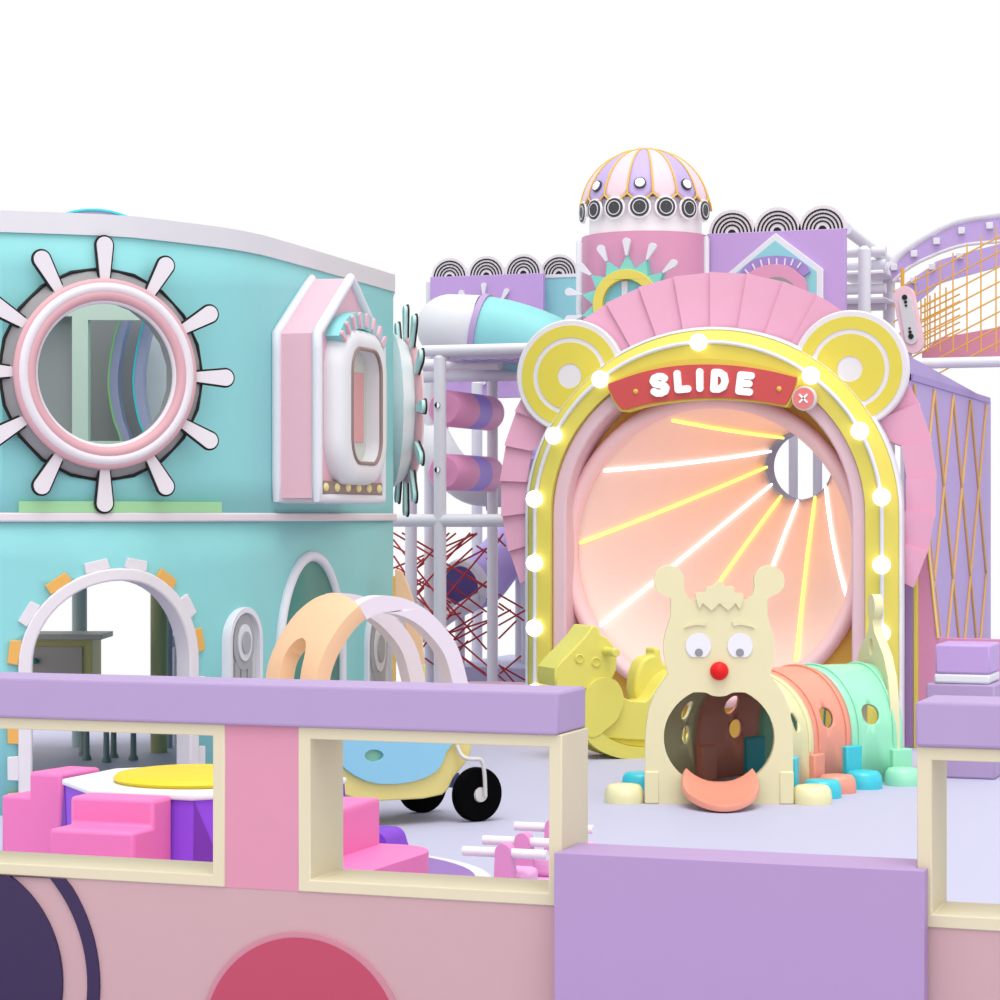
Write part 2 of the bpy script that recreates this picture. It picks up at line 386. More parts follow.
# peach roof shell: one piece, split into two legs at the rear (flat sheet in arc length s and width v, then bent)
L = [0.0]
for i in range(1, iseam+9): L.append(L[-1] + hypot(cu[i][0]-cu[i-1][0], cu[i][1]-cu[i-1][1]))
def roofmap(s, v):
    i = 0
    while i < iseam+7 and L[i+1] < s: i += 1
    f = (s-L[i])/(L[i+1]-L[i]); x = cu[i][0]+(cu[i+1][0]-cu[i][0])*f; z = cu[i][1]+(cu[i+1][1]-cu[i][1])*f
    return (x, v, z + 0.022*max(0, 1-((v-0.228)/0.228)**2))
cut = [(0.0, 0.135)] + [(L[ileg]-0.11+0.11*sin(radians(a)), 0.2275-0.0925*cos(radians(a))) for a in range(0, 181, 15)] + [(0.0, 0.32)]
outl = [(0.0, 0.0), (L[iseam], 0.0), (L[iseam+4], 0.455), (0.0, 0.455)] + cut[::-1]
m = cmb(); m.sheet(outl, None, L[1:iseam+6], [0.05*k for k in range(1, 9)], roofmap)
m.build('roof_shell', ORANGE, t, solid=0.07, soff=0.0, bevel=0.022, seg=3, smooth=50)
# ================================================================== rocking horse
HO = cam((640-500)/F*13.75, 13.75); ps_ = radians(20)
HU = cam(-cos(ps_), -sin(ps_)) - cam(0, 0); HV = cam(sin(ps_), -cos(ps_)) - cam(0, 0)
MH = Matrix(((HU.x, HV.x, 0, HO.x), (HU.y, HV.y, 0, HO.y), (0, 0, 1, 0), (0, 0, 0, 1)))
HT = 0.13
def hl(zx, zy, v=HT):
    p = onplane(530+zx/6.25, 610+zy/6.25, HO + HV*v, HV); q = MH.inverted() @ p; return (q.x, max(0.0, q.z))
t = thing('rocking_horse', 'lemon yellow moulded rocking horse beside the left foot of the slide arch', 'rocking horse', HO)
def hmb():
    m = MB(); m.M = MH; return m
head = [hl(*p) for p in [(160, 478), (154, 420), (158, 366), (200, 315), (280, 235), (345, 165), (375, 118), (388, 103), (412, 98), (432, 118), (440, 152), (490, 180), (525, 225), (545, 300), (542, 370), (525, 410), (500, 450), (430, 500), (330, 490)]]
m = hmb(); m.prism(head, None, -0.15, 0.13); ho = m.build('head', YELR, t, bevel=0.022, seg=3)
bodyp = [hl(*p) for p in [(335, 480), (420, 430), (500, 428), (560, 480), (590, 548), (650, 572), (720, 578), (760, 545), (800, 480), (840, 420), (900, 380), (960, 420), (980, 520), (960, 680), (900, 810), (700, 818), (500, 805), (400, 800), (345, 720), (320, 600)]]
m = hmb(); m.prism(bodyp, None, -0.11, 0.115); m.build('body', YELR, t, bevel=0.03, seg=3)
sh = [hl(*p, HT+0.02) for p in smoothp([(350, 520), (400, 445), (480, 420), (550, 455), (586, 540), (575, 620), (540, 690), (480, 745), (420, 790), (360, 780), (330, 640)], 4, True)]
for v0, v1 in ((0.10, 0.15), (-0.15, -0.10)):
    m = hmb(); m.prism(sh, None, v0, v1); m.build('leg_panel', YELR, t, bevel=0.015)
rock = smoothp([(345, 700), (350, 800), (420, 870), (520, 915), (640, 938), (800, 936), (930, 900), (1010, 840), (1040, 780)], 3) + smoothp([(1010, 770), (930, 820), (800, 858), (705, 860), (600, 845), (510, 812), (450, 772), (420, 700)], 3)
rk = [hl(x, y) for x, y in rock]; mnz = min(z for x, z in rk); rk = [(x, z-mnz) for x, z in rk]
for v0, v1 in ((0.085, 0.145), (-0.145, -0.085)):
    m = hmb(); m.prism(rk, None, v0, v1); m.build('rocker_rail', YELR, t, bevel=0.014)
ft = [hl(*p) for p in [(380, 770), (470, 800), (600, 850), (720, 868), (860, 855), (960, 815), (960, 780), (800, 800), (640, 800), (480, 760), (400, 740)]]
m = hmb(); m.prism(ft, None, -0.10, 0.10); m.build('foot_deck', mat('ride_yellow_deck', (232, 214, 84)), t, bevel=0.01)
rump = [hl(*p, -0.02) for p in [(655, 500), (665, 400), (690, 330), (730, 295), (778, 288), (778, 236), (815, 236), (830, 330), (880, 360), (900, 450), (860, 640), (690, 640)]]
m = hmb(); m.prism(rump, None, -0.16, -0.02); m.build('rump', YELR, t, bevel=0.025, seg=3)
e0 = hl(475, 258); m = hmb(); m.tube([(e0[0], -0.28, e0[1]), (e0[0], 0.28, e0[1])], 0.024, 18); m.build('handle', YELR, t, bevel=0.006)
for zx, zy, r in ((308, 305, 0.026), (412, 325, 0.028)):
    e = hl(zx, zy); m = hmb(); m.lathe([(0, 0.12), (r, 0.12), (r, 0.137), (r*0.8, 0.139), (r*0.72, 0.132), (0, 0.132)], (e[0], 0, e[1]), (0, 1, 0), 24)
    m.build('eye', YELR, ho)
# ================================================================== caterpillar tunnel
RC = 1.39; OX, OD = 2.421, 11.42
def cat(al, l, z): return cam(OX-(RC-l)*cos(al), OD+(RC-l)*sin(al), z)
def catM(al):
    p = cat(al, 0, 0); r = cam(cos(al), -sin(al)) - cam(0, 0); h = cam(sin(al), cos(al)) - cam(0, 0)
    return Matrix(((r.x, h.x, 0, p.x), (r.y, h.y, 0, p.y), (0, 0, 1, 0), (0, 0, 0, 1)))
M0 = catM(0.03)
t = thing('caterpillar_tunnel', 'cream, coral and mint caterpillar crawl tunnel with red nose and tongue ramp', 'play tunnel', cat(0.5, 0, 0))
q = 0.001308
def hz(x, y): return ((x-423)*q, (908-y)*q)
def mirror(half): return half + [(846-x, y) for x, y in half[::-1]]
half = [(688, 908), (688, 690), (686, 640), (676, 570), (655, 515), (628, 472), (606, 444), (616, 405), (622, 370), (624, 335), (618, 300), (606, 262), (597, 235), (596, 170)]
half += [(603+55*cos(radians(a)), 105-55*sin(radians(a))) for a in range(-82, 205, 14)]
half += [(546, 148), (536, 164), (518, 176), (480, 174), (450, 172)]
outline = mirror(half)
hp = []
for i in range(0, 41):
    a = radians(62 - 304*i/40); hp.append((423+199*cos(a), 669-184*sin(a)))
muz = smoothp([hp[-1], (372, 507), (398, 518), (423, 521), (448, 518), (474, 507), hp[0]], 5)[1:-1]
hole = [hz(x, min(y, 872)) for x, y in hp + muz]
m = MB(); m.M = M0; m.prism([hz(*p) for p in outline], [hole], -0.035, 0.035); H_ = m.build('head', CATC, t, bevel=0.012, seg=3)
hair = [(337, 150), (372, 148), (378, 126), (400, 127), (425, 106), (450, 127), (474, 126), (478, 148), (510, 152), (505, 186), (344, 186)]
m = MB(); m.M = M0; m.prism([hz(*p) for p in hair], None, -0.048, 0.03)
for (xa, xb, xm, yt) in ((344, 364, 351, 206), (364, 424, 395, 212), (424, 482, 455, 212), (482, 505, 497, 208)):
    m.prism([hz(xa, 185.5), hz(xb, 185.5), hz(xm, yt)], None, -0.048, 0.03)
m.build('hair_tuft', CATC, H_)
for s in (-1, 1):
    f = lambda x: 423 + s*(x-423)
    m = MB(); m.M = M0
    br = smoothp([(470, 252), (500, 250), (530, 260), (550, 276)], 5) + smoothp([(540, 272), (525, 268), (500, 264), (474, 268)], 5)
    m.prism([hz(f(x), y) for x, y in br], None, -0.045, -0.03); m.build('eyebrow', CATC, H_, bevel=0.004)
    m = MB(); m.M = M0
    ey = [(498+45*cos(radians(a)), 341-45*sin(radians(a))) for a in range(-60, 241, 12)] + [(468, 383), (528, 383)][:2]
    ey = [(498+45*cos(radians(a)), min(379, 339-46*sin(radians(a)))) for a in range(0, 360, 10)]
    m.prism([hz(f(x), y) for x, y in ey], None, -0.042, -0.03); eo = m.build('eye', EYEW, H_, bevel=0.004)
    m = MB(); m.M = M0; c = hz(350 if s < 0 else 497, 363); m.prism(circ(c[0], c[1], 0.019, 24), None, -0.045, -0.03); m.build('pupil', mat('pupil_grey', (150, 150, 156)), eo)
    m = MB(); m.M = M0; m.prism([hz(f(x), y) for x, y in [(640, 908), (640, 790), (690, 790), (690, 908)]], None, -0.042, 0.045); m.build('foot_panel', CATC, t, bevel=0.006)
c = hz(423, 429); m = MB(); m.M = M0; m.ball((c[0], -0.045, c[1]), 0.044); m.build('nose', RED, H_)
# tongue ramp
m = MB(); m.M = M0
def tong(u, v):   # u across -1..1, v along 0..1
    z = 0.072*(1-v)**1.5 + 0.008 + 0.072*abs(u)**2.4*(1-v*0.55)
    return (u*0.170*(1+0.10*sin(pi*v) - 0.12*v*v), -0.03 - 0.37*v*(1-0.38*u*u), z)
vs = []; fs = []; nu, nv = 16, 12
for j in range(nv+1):
    for i in range(nu+1): vs.append(tong(-1+2*i/nu, j/nv))
for j in range(nv):
    for i in range(nu):
        k = j*(nu+1)+i; fs.append((k, k+1, k+nu+2, k+nu+1))
m.add(vs, fs); m.build('tongue', CORAL, t, solid=0.028, soff=1.0, bevel=0.01, smooth=60)
# tunnel segments
WD, ST_ = 0.34, 0.245; LP = 2*ST_ + pi*WD
def prof(tt, e=0.0):
    w = WD+e
    if tt < ST_: return (w, tt)
    if tt > LP-ST_: return (-w, LP-tt)
    a = (tt-ST_)/WD; return (w*cos(a), ST_+w*sin(a))
def tcirc(al, z, r, side):
    R_ = RC-WD if side > 0 else RC+WD
    tz = z if z < ST_ else ST_ + WD*math.asin((z-ST_)/WD)
    tt = tz if side > 0 else LP-tz
    return [(al + r/R_*cos(2*pi*i/22), tt + r*sin(2*pi*i/22)) for i in range(22)]
tb = [ST_ + WD*pi*i/20 for i in range(21)]
def segment(nm, a0, a1, m_, holes, e=0.0):
    m = MB(); sb = [a0 + (a1-a0)*i/10 for i in range(1, 10)]
    m.sheet([(a0, 0), (a1, 0), (a1, LP), (a0, LP)], [tcirc(*h) for h in holes], sb, tb, lambda s, tt: tuple(cat(s, *prof(tt, e))))
    ob = m.build(nm, m_, t, solid=0.014, soff=-1.0, smooth=50, recalc=True)
    return ob
s1 = segment('tunnel_segment', 0.05, 0.595, CATY, [(0.40, 0.35, 0.05, 1), (0.50, 0.385, 0.055, -1), (0.545, 0.26, 0.05, -1)][:2] + [(0.53, 0.25, 0.05, -1)])
s2 = segment('tunnel_segment', 0.595, 0.905, CORAL, [(0.74, 0.35, 0.055, 1), (0.76, 0.385, 0.055, -1), (0.80, 0.25, 0.05, -1)])
s3 = segment('tunnel_segment', 0.905, 1.215, MINT, [(1.04, 0.35, 0.055, 1), (1.15, 0.27, 0.065, -1)])
for ob, lb in ((s1, 'cream segment behind the head'), (s2, 'coral middle segment'), (s3, 'mint rear segment')): ob['label'] = lb
def rib(par, m_, al):
    m = MB(); pts = [tuple(cat(al, *prof(LP*i/40, 0.004))) for i in range(5, 36)]
    m.tube(pts, 0.007, 8); m.build('rib', m_, par)
for par, m_, a in ((s2, CORAL, 0.645), (s2, CORAL, 0.87), (s3, MINT, 0.955), (s3, MINT, 1.165), (s1, CATY, 0.54)): rib(par, m_, a)
def conn(al, m_, l0, l1, h, da):
    m = MB(); vs = []
    for z in (0, h):
        for (a, l) in ((al-da, l0), (al+da, l0), (al+da, l1), (al-da, l1)): vs.append(tuple(cat(a, l, z)))
    m.add(vs, [(0,3,2,1), (4,5,6,7), (0,1,5,4), (1,2,6,5), (2,3,7,6), (3,0,4,7)]); m.build('connector_block', m_, t, bevel=0.008)
for al, m_, h in ((0.23, CYAN, 0.20), (0.60, CORAL, 0.18), (0.895, CYAN, 0.20), (1.20, MINT, 0.17)): conn(al, m_, WD-0.04, WD+0.03, h, 0.055)
for al, m_, h in ((0.30, CYAN, 0.20), (0.65, CORAL, 0.18), (0.88, CYAN, 0.20)): conn(al, m_, -WD-0.03, -WD+0.04, h, 0.04)
def foot(al, l, m_):
    p = cat(al, l, 0); m = MB()
    m.lathe([(0, 0), (0.092, 0), (0.094, 0.03), (0.088, 0.066), (0.074, 0.084), (0.05, 0.088), (0, 0.088)], p, (0,0,1), 32); m.build('foot', m_, t, smooth=50)
for al, m_ in ((0.04, CATY), (0.315, CYAN), (0.575, CORAL), (0.84, CYAN), (1.13, MINT)): foot(al, 0.475 if al > 0.1 else 0.44, m_)
for al, m_ in ((0.04, CATY), (0.35, CYAN)): foot(al, -0.445, m_)
MT = catM(1.235) @ Matrix.Rotation(radians(-11), 4, 'Z')
th_ = [(0.345, 0), (0.345, 0.26), (0.335, 0.40), (0.295, 0.53), (0.22, 0.635), (0.13, 0.70), (0.065, 0.745), (0.034, 0.79), (0.032, 0.815)]
kn = [(0.068*cos(radians(a)), 0.878+0.068*sin(radians(a))) for a in range(-58, 239, 12)]
tail = th_ + kn + [(-x, z) for x, z in th_[::-1]]
m = MB(); m.M = MT; m.prism(tail, [circ(0, 0.67, 0.035, 24, 0.045), [(-0.22, 0.03)] + arc(0, 0.30, 0.22, 180, 0, 20) + [(0.22, 0.03)]], -0.02, 0.028); m.build('tail_panel', CATC, t, bevel=0.012, seg=3)
# ================================================================== slide arch
YA = 13.83
XLa, XRa = onY(535, HY, YA).x, onY(882, HY, YA).x; XCa = (XLa+XRa)/2; AA = (XRa-XLa)/2
zT = onY(708, 342, YA).z; zC = onY(708, 515, YA).z; BB = zT-zC
t = thing('slide_arch', 'tall yellow and pink lit archway with round peach funnel and red SLIDE sign', 'slide entrance', (XCa, YA+0.15, 0))
ARCH = t
def apath(e=0.0, z0=0.0, n=44):
    return [(XCa-AA-e, YA, z0), (XCa-AA-e, YA, zC*0.5), (XCa-AA-e, YA, zC-0.02)] + [(XCa+(AA+e)*cos(radians(180-180*i/n)), YA, zC+(BB+e)*sin(radians(180-180*i/n))) for i in range(n+1)] + [(XCa+AA+e, YA, zC-0.02), (XCa+AA+e, YA, zC*0.5), (XCa+AA+e, YA, z0)]
NY = (0, 1, 0)
m = MB(); m.sweep(apath(), [(0, 0), (0.097, 0.004), (0.097, 0.16), (-0.086, 0.16), (-0.086, 0.114)], NY); m.build('arch_band', YEL, t, smooth=30)
m = MB(); m.sweep(apath(), [(-0.081, 0.10), (-0.098, 0.105), (-0.100, 0.16), (-0.081, 0.16)], NY); m.build('edge_trim', WHITE, t)
m = MB(); m.tube([(x, y-0.006, z) for x, y, z in apath()], 0.0125, 12); m.build('ridge_tube', WHITE, t)
m = MB(); m.sweep(apath(), [(0.098, 0.035), (0.184, 0.035), (0.184, 0.30), (0.098, 0.30)], NY); m.build('inner_frame', PINKP, t, bevel=0.012)
bul = [(599, 377), (553, 435), (535, 499), (535, 563), (535, 628), (534, 692), (699, 342), (814, 372), (864, 429), (880, 497), (881, 565), (884, 633), (884, 700)]
for (bx, by) in bul:
    p = onY(bx, by, YA)
    # snap to the ridge line
    if by < 512 and abs(bx-708) < 172:
        a = atan2((p.z-zC)/BB, (p.x-XCa)/AA); p = Vector((XCa+AA*cos(a), YA, zC+BB*sin(a)))
    else: p = Vector((XLa if bx < 708 else XRa, YA, p.z))
    m = MB(); m.ball((p.x, YA-0.012, p.z), 0.051); m.build('light_bulb', BULB, t)
# gold back panel with round opening
RO = onY(715, 550, YA+0.30); RR = 0.895
oo = [(x, z) for x, y, z in apath(-0.15)]
m = MB(); m.prism(oo, [circ(RO.x, RO.z, RR+0.03, 64)], YA+0.285, YA+0.31); m.build('back_panel', GOLD, t)
m = MB(); pr_ = [(RR+0.062*cos(radians(a)), 0.075*sin(radians(a))) for a in range(0, 360, 20)]
m.sweep([(RO.x+RR*cos(2*pi*i/80), YA+0.24, RO.z+RR*sin(2*pi*i/80)) for i in range(80)], [(0.050*cos(radians(a)), 0.075*sin(radians(a))) for a in range(0, 360, 24)], NY, closed=True)
m.build('round_lip', mat('lip_pink', (248, 206, 208), k=0.98), t, smooth=60)
# funnel
YH = YA+1.55; HC = onY(799, 466, YH); RH = abs(onY(799, 432, YH).z - HC.z)
def funnel(ph, s):
    e = s + 0.06*sin(pi*s)
    y = YA+0.27 + (YH-YA-0.27)*s
    r = RR-0.02 + (RH-RR+0.02)*s
    return Vector((RO.x+(HC.x-RO.x)*s + r*cos(ph), y, RO.z+(HC.z-RO.z)*s + r*sin(ph)))
m = MB(); nP, nS = 72, 14; vs = []; fs = []
for j in range(nS+1):
    for i in range(nP): vs.append(tuple(funnel(2*pi*i/nP, j/nS)))
for j in range(nS):
    for i in range(nP): fs.append((j*nP+i, j*nP+(i+1) % nP, (j+1)*nP+(i+1) % nP, (j+1)*nP+i))
m.add(vs, fs); m.build('funnel', PEACH, t, solid=0.03, soff=1.0, smooth=60, recalc=True)
m = MB(); m.lathe([(RH-0.002, -0.01), (RH+0.03, -0.01), (RH+0.03, 0.22), (RH-0.002, 0.22)], (HC.x, YH, HC.z), (0,1,0), 48, ring=True); m.build('funnel_collar', mat('collar_lavender', (176, 178, 206)), t, smooth=60)
def fsolve(px, py):
    best = None
    for i in range(180):
        for j in range(41):
            ph, s = 2*pi*i/180, j/40; x, y = project(funnel(ph, s)); e = (x-px)**2+(y-py)**2
            if best is None or e < best[0]: best = (e, ph, s)
    e, ph, s = best; st = 0.03
    for _ in range(40):
        imp = False
        for dp, ds in ((st, 0), (-st, 0), (0, st), (0, -st)):
            s2_ = min(1, max(0, s+ds)); x, y = project(funnel(ph+dp, s2_)); e2 = (x-px)**2+(y-py)**2
            if e2 < e: e, ph, s, imp = e2, ph+dp, s2_, True
        if not imp: st *= 0.6
    return ph, s
leds = [((672, 419), (783, 437), LED_Y), ((603, 470), (770, 451), LED_W), ((579, 543), (768, 467), LED_Y), ((598, 628), (771, 485), LED_W), ((700, 611), (781, 497), LED_Y), ((760, 604), (798, 502), LED_W), ((797, 662), (816, 498), LED_Y), ((849, 600), (827, 487), LED_W)]
def lift(ph, s, h):
    e = 1e-3; p = funnel(ph, s); n = (funnel(ph+e, s)-p).cross(funnel(ph, min(1, s+e))-funnel(ph, max(0, s-e)))
    n.normalize(); ax = Vector((RO.x+(HC.x-RO.x)*s, p.y, RO.z+(HC.z-RO.z)*s))
    if n.dot(ax-p) < 0: n = -n
    return p + n*h
for (a, b, m_) in leds:
    pa, sa = fsolve(*a); pb, sb_ = fsolve(*b)
    d = (pb-pa+pi) % (2*pi) - pi
    pts = [tuple(lift(pa+d*i/16, sa+(sb_-sa)*i/16, 0.012)) for i in range(17)]
    m = MB(); m.tube(pts, 0.0085, 8); m.build('light_strip', m_, t)
# ears
for (ex, ey) in ((570, 376), (850, 369)):
    c = onY(ex, ey, YA+0.11); er = 0.342
    m = MB(); m.lathe([(0, 0.05), (er, 0.05), (er, 0.008), (er-0.008, 0), (0, 0)], (c.x, YA+0.105, c.z), (0,1,0), 64); eo = m.build('ear_disc', PWHITE, t)
    for r1, r0, m_, nm, dd in ((0.305, 0.232, YEL, 'outer_ring', 0.004), (0.203, 0.075, YEL, 'inner_ring', 0.004)):
        m = MB(); m.prism(circ(c.x, c.z, r1, 64), [circ(c.x, c.z, r0, 48)], YA+0.105-dd, YA+0.12); m.build(nm, mat('ear_yellow', (230, 212, 84)), eo)
# pleated fan
YF = YA+0.19; fc = onY(719, 490, YF); FR = onY(719, 272, YF).z - fc.z
fc.x = (onY(501, 490, YF).x+onY(937, 490, YF).x)/2; FX = (onY(937, 490, YF).x-onY(501, 490, YF).x)/2
m = MB(); nF = 24; vs = []; fs = []
for i in range(nF):
    for a, o_ in ((radians(-26 + 232*i/nF), 0.008), (radians(-26 + 232*(i+1)/nF), -0.020)):
        for rr in (0.87 if sin(a) < 0.25 else 0.71, 1.0): vs.append((fc.x+FX*rr*cos(a), YF+o_*rr, fc.z+FR*rr*sin(a)))
for i in range(nF):
    fs.append((4*i, 4*i+1, 4*i+3, 4*i+2))
    if i < nF-1: fs.append((4*i+2, 4*i+3, 4*i+5, 4*i+4))
m.add(vs, fs); m.build('pleated_fan', PINKF, t, solid=0.02, flat=True)
# sign
ys = YA-0.06
def sx(pts, Y): return [xz(x, y, Y) for x, y in pts]
top = smoothp([(609, 384), (640, 373), (672, 366.5), (705, 364.5), (738, 366), (770, 371), (797, 377.5)], 4)
sgn = top + smoothp([(796, 384), (789, 400), (786, 404.5)], 2) + smoothp([(784, 405), (760, 401), (733, 398.5), (705, 398), (676, 400), (648, 404), (627, 409.5)], 4) + smoothp([(622, 409), (615, 400), (609, 388)], 2)
cxm, czm = xz(704, 386, ys)
m = MB(); m.prism([(cxm+(x-cxm)*1.014, czm+(z-czm)*(1.30 if z > czm else 1.08)-0.004) for x, z in sx(sgn, ys)], None, ys, YA+0.03); so = m.build('sign_board', mat('sign_yellow_edge', (232, 206, 84)), t, bevel=0.006)
m = MB(); m.prism(sx(sgn, ys), None, ys-0.012, ys+0.01); m.build('sign_face', SIGNR, so, bevel=0.004)
YT = ys-0.014
def letter(strokes, px, py, rot, sc=0.0058):
    c = onY(px, py, YT); ca, sa = cos(radians(rot)), sin(radians(rot)); m = MB()
    for st in strokes:
        m.stroke([(c.x+(x*1.17*ca-y*1.04*sa)*sc/0.95, c.z+(x*1.17*sa+y*1.04*ca)*sc) for x, y in st], 0.0212, YT-0.014, YT+0.004)
    m.build('letter', mat('letter_white', (255, 255, 255), k=0.95), so)
S = [[(5, 5.5), (3, 7.6), (0, 8.2), (-3.4, 7.2), (-4.8, 4.6), (-3.6, 1.8), (0, 0.2), (3.8, -1.4), (5.2, -4.2), (4, -7), (0.6, -8.2), (-3, -7.6), (-5.2, -5.6)]]
letter(S, 659.8, 385, 8)
letter([[(-3.8, 8), (-3.8, -7.6), (4.4, -7.6)]], 682.5, 381.6, 4)
letter([[(0, 8), (0, -8)]], 700.2, 380.2, 1)
letter([[(-4.4, 8), (-4.4, -8), (-0.4, -8), (3.4, -5.6), (4.8, 0), (3.4, 5.6), (-0.4, 8), (-4.4, 8)]], 719.8, 381, -3)
letter([[(4.6, 7.8), (-4, 7.8), (-4, -7.8), (4.8, -7.8)], [(-4, 0.2), (3.6, 0.2)]], 745, 383.5, -7)
for (x, y) in ((635.6, 391.7), (779, 389)):
    c = onY(x, y, ys-0.012); m = MB(); m.ball((c.x, ys-0.012, c.z), 0.016, 0.012, 0.016, 16); m.build('stud', GOLD, so)
c = onY(803.6, 398.4, YA-0.075)
m = MB(); m.lathe([(0, 0), (0.068, 0), (0.070, 0.012), (0.070, 0.05), (0, 0.05)], (c.x, YA-0.075, c.z), (0,1,0), 40); bo = m.build('cross_button', PWHITE, t)
m = MB(); m.lathe([(0, 0), (0.0615, 0), (0.0615, 0.02), (0, 0.02)], (c.x, YA-0.081, c.z), (0,1,0), 36); m.build('button_face', mat('button_coral', (240, 132, 132)), bo)
m = MB(); k = 0.021
for s in (-1, 1): m.stroke([(c.x-k, c.z-k*s), (c.x+k, c.z+k*s)], 0.0055, YA-0.086, YA-0.078)
m.build('cross_mark', mat('letter_white', (255, 255, 255)), bo)
# side posts at the right of the arch
def colm(name, pxa, pxb, ytop, Y0, Y1, m_, label, cat_, ybot=None):
    a, b = onY(pxa, HY, Y0).x, onY(pxb, HY, Y0).x; zt = onY(pxa, ytop, Y0).z
    m = MB(); m.box(a, b, Y0, Y1, 0, zt); o = m.build(name, m_, bevel=0.004); setp(o, label, cat_); return o
colm('side_post', 904.5, 913, 540, YA+0.36, YA+0.6, mat('post_purple', (172, 140, 196)), 'slim purple post just right of the yellow arch', 'post')
colm('side_post', 913.2, 917.2, 520, YA+0.36, YA+0.55, YEL, 'narrow yellow strip post between purple post and pink panel', 'post')
Yp = YA+0.40
pl = [xz(917.4, 735, Yp), xz(1010, 735, Yp), xz(1010, 640, Yp), xz(938, 638, Yp), xz(929, 555, Yp), xz(926, 500, Yp), xz(917.4, 500, Yp)]
t = thing('pink_board', 'tall pink padded panel with slanted yellow edge right of the arch', 'panel', (pl[0][0]+0.2, Yp, 0))
pl = [(x, max(0, z)) for x, z in pl]
m = MB(); m.prism(pl, None, Yp, Yp+0.08); m.build('panel_board', mat('panel_pink', (222, 150, 190)), t)
m = MB(); m.tube([(x, Yp-0.005, z) for x, z in (pl[5], pl[4], pl[3])], 0.007, 10); m.build('edge_strip', YEL, t)
# stacked soft stool at the right edge
Ys = 12.6
t = thing('soft_stool', 'small stacked purple and white soft stool behind the right counter', 'stool', onY(960, HY, Ys).xy.to_3d() + Vector((0, 0.15, 0)))
for (pa, pb, y0, y1, m_, nm) in ((926, 995, 800, 683, LILAC, 'stool_base'), (934, 990, 683, 673.5, WHITE, 'stool_band'), (935, 990, 673.5, 644, LILAC2, 'stool_top')):
    z0 = max(0, onY(pa, y0, Ys).z); z1 = onY(pa, y1, Ys).z
    if nm == 'stool_base': z0 = 0
    m = MB(); m.box(onY(pa, HY, Ys).x, onY(pb, HY, Ys).x, Ys, Ys+0.35, z0, z1); m.build(nm, m_, t, bevel=0.012)
# ================================================================== tower with dome
TD = 16.2; T = cam((645.5-500)/F*TD, TD); RT = 0.425
def tz(py, d): return EYE - (py-HY)/F*d
zt_top = tz(230.5, TD-RT); zt_bot = tz(350, TD)
t = thing('round_tower', 'round pink tower with striped lilac and pink dome behind the slide arch', 'tower', (T.x, T.y, 0))
CAMP = Vector((0, 0, 0))
fa = atan2(-T.y, -T.x)      # bearing from the tower to the viewer's side
m = MB(); m.lathe([(RT-0.04, zt_bot), (RT, zt_bot), (RT, zt_top), (RT-0.04, zt_top)], (T.x, T.y, 0), (0,0,1), 72, ring=True); m.build('tower_wall', mat('tower_pink', (226, 158, 192)), t, smooth=40)
zm = tz(206, TD-0.46); RD = 0.438; zb = zm - 0.015
m = MB(); m.lathe([(0, zt_top-0.01), (RT-0.05, zt_top-0.01), (RT-0.05, zb+0.09), (0, zb+0.09)], (T.x, T.y, 0), (0,0,1), 56); m.build('drum', DRUM, t)
ztip = tz(150, TD); HD = ztip-zb; NG = 16
def dome(az, f, e=0.0):
    a = f*pi/2
    return Vector((T.x + (RD+e)*cos(a)*cos(az), T.y + (RD+e)*cos(a)*sin(az), zb + (HD+e)*sin(a)**0.95 if a > 0 else zb))
faz = fa - radians(5.0)
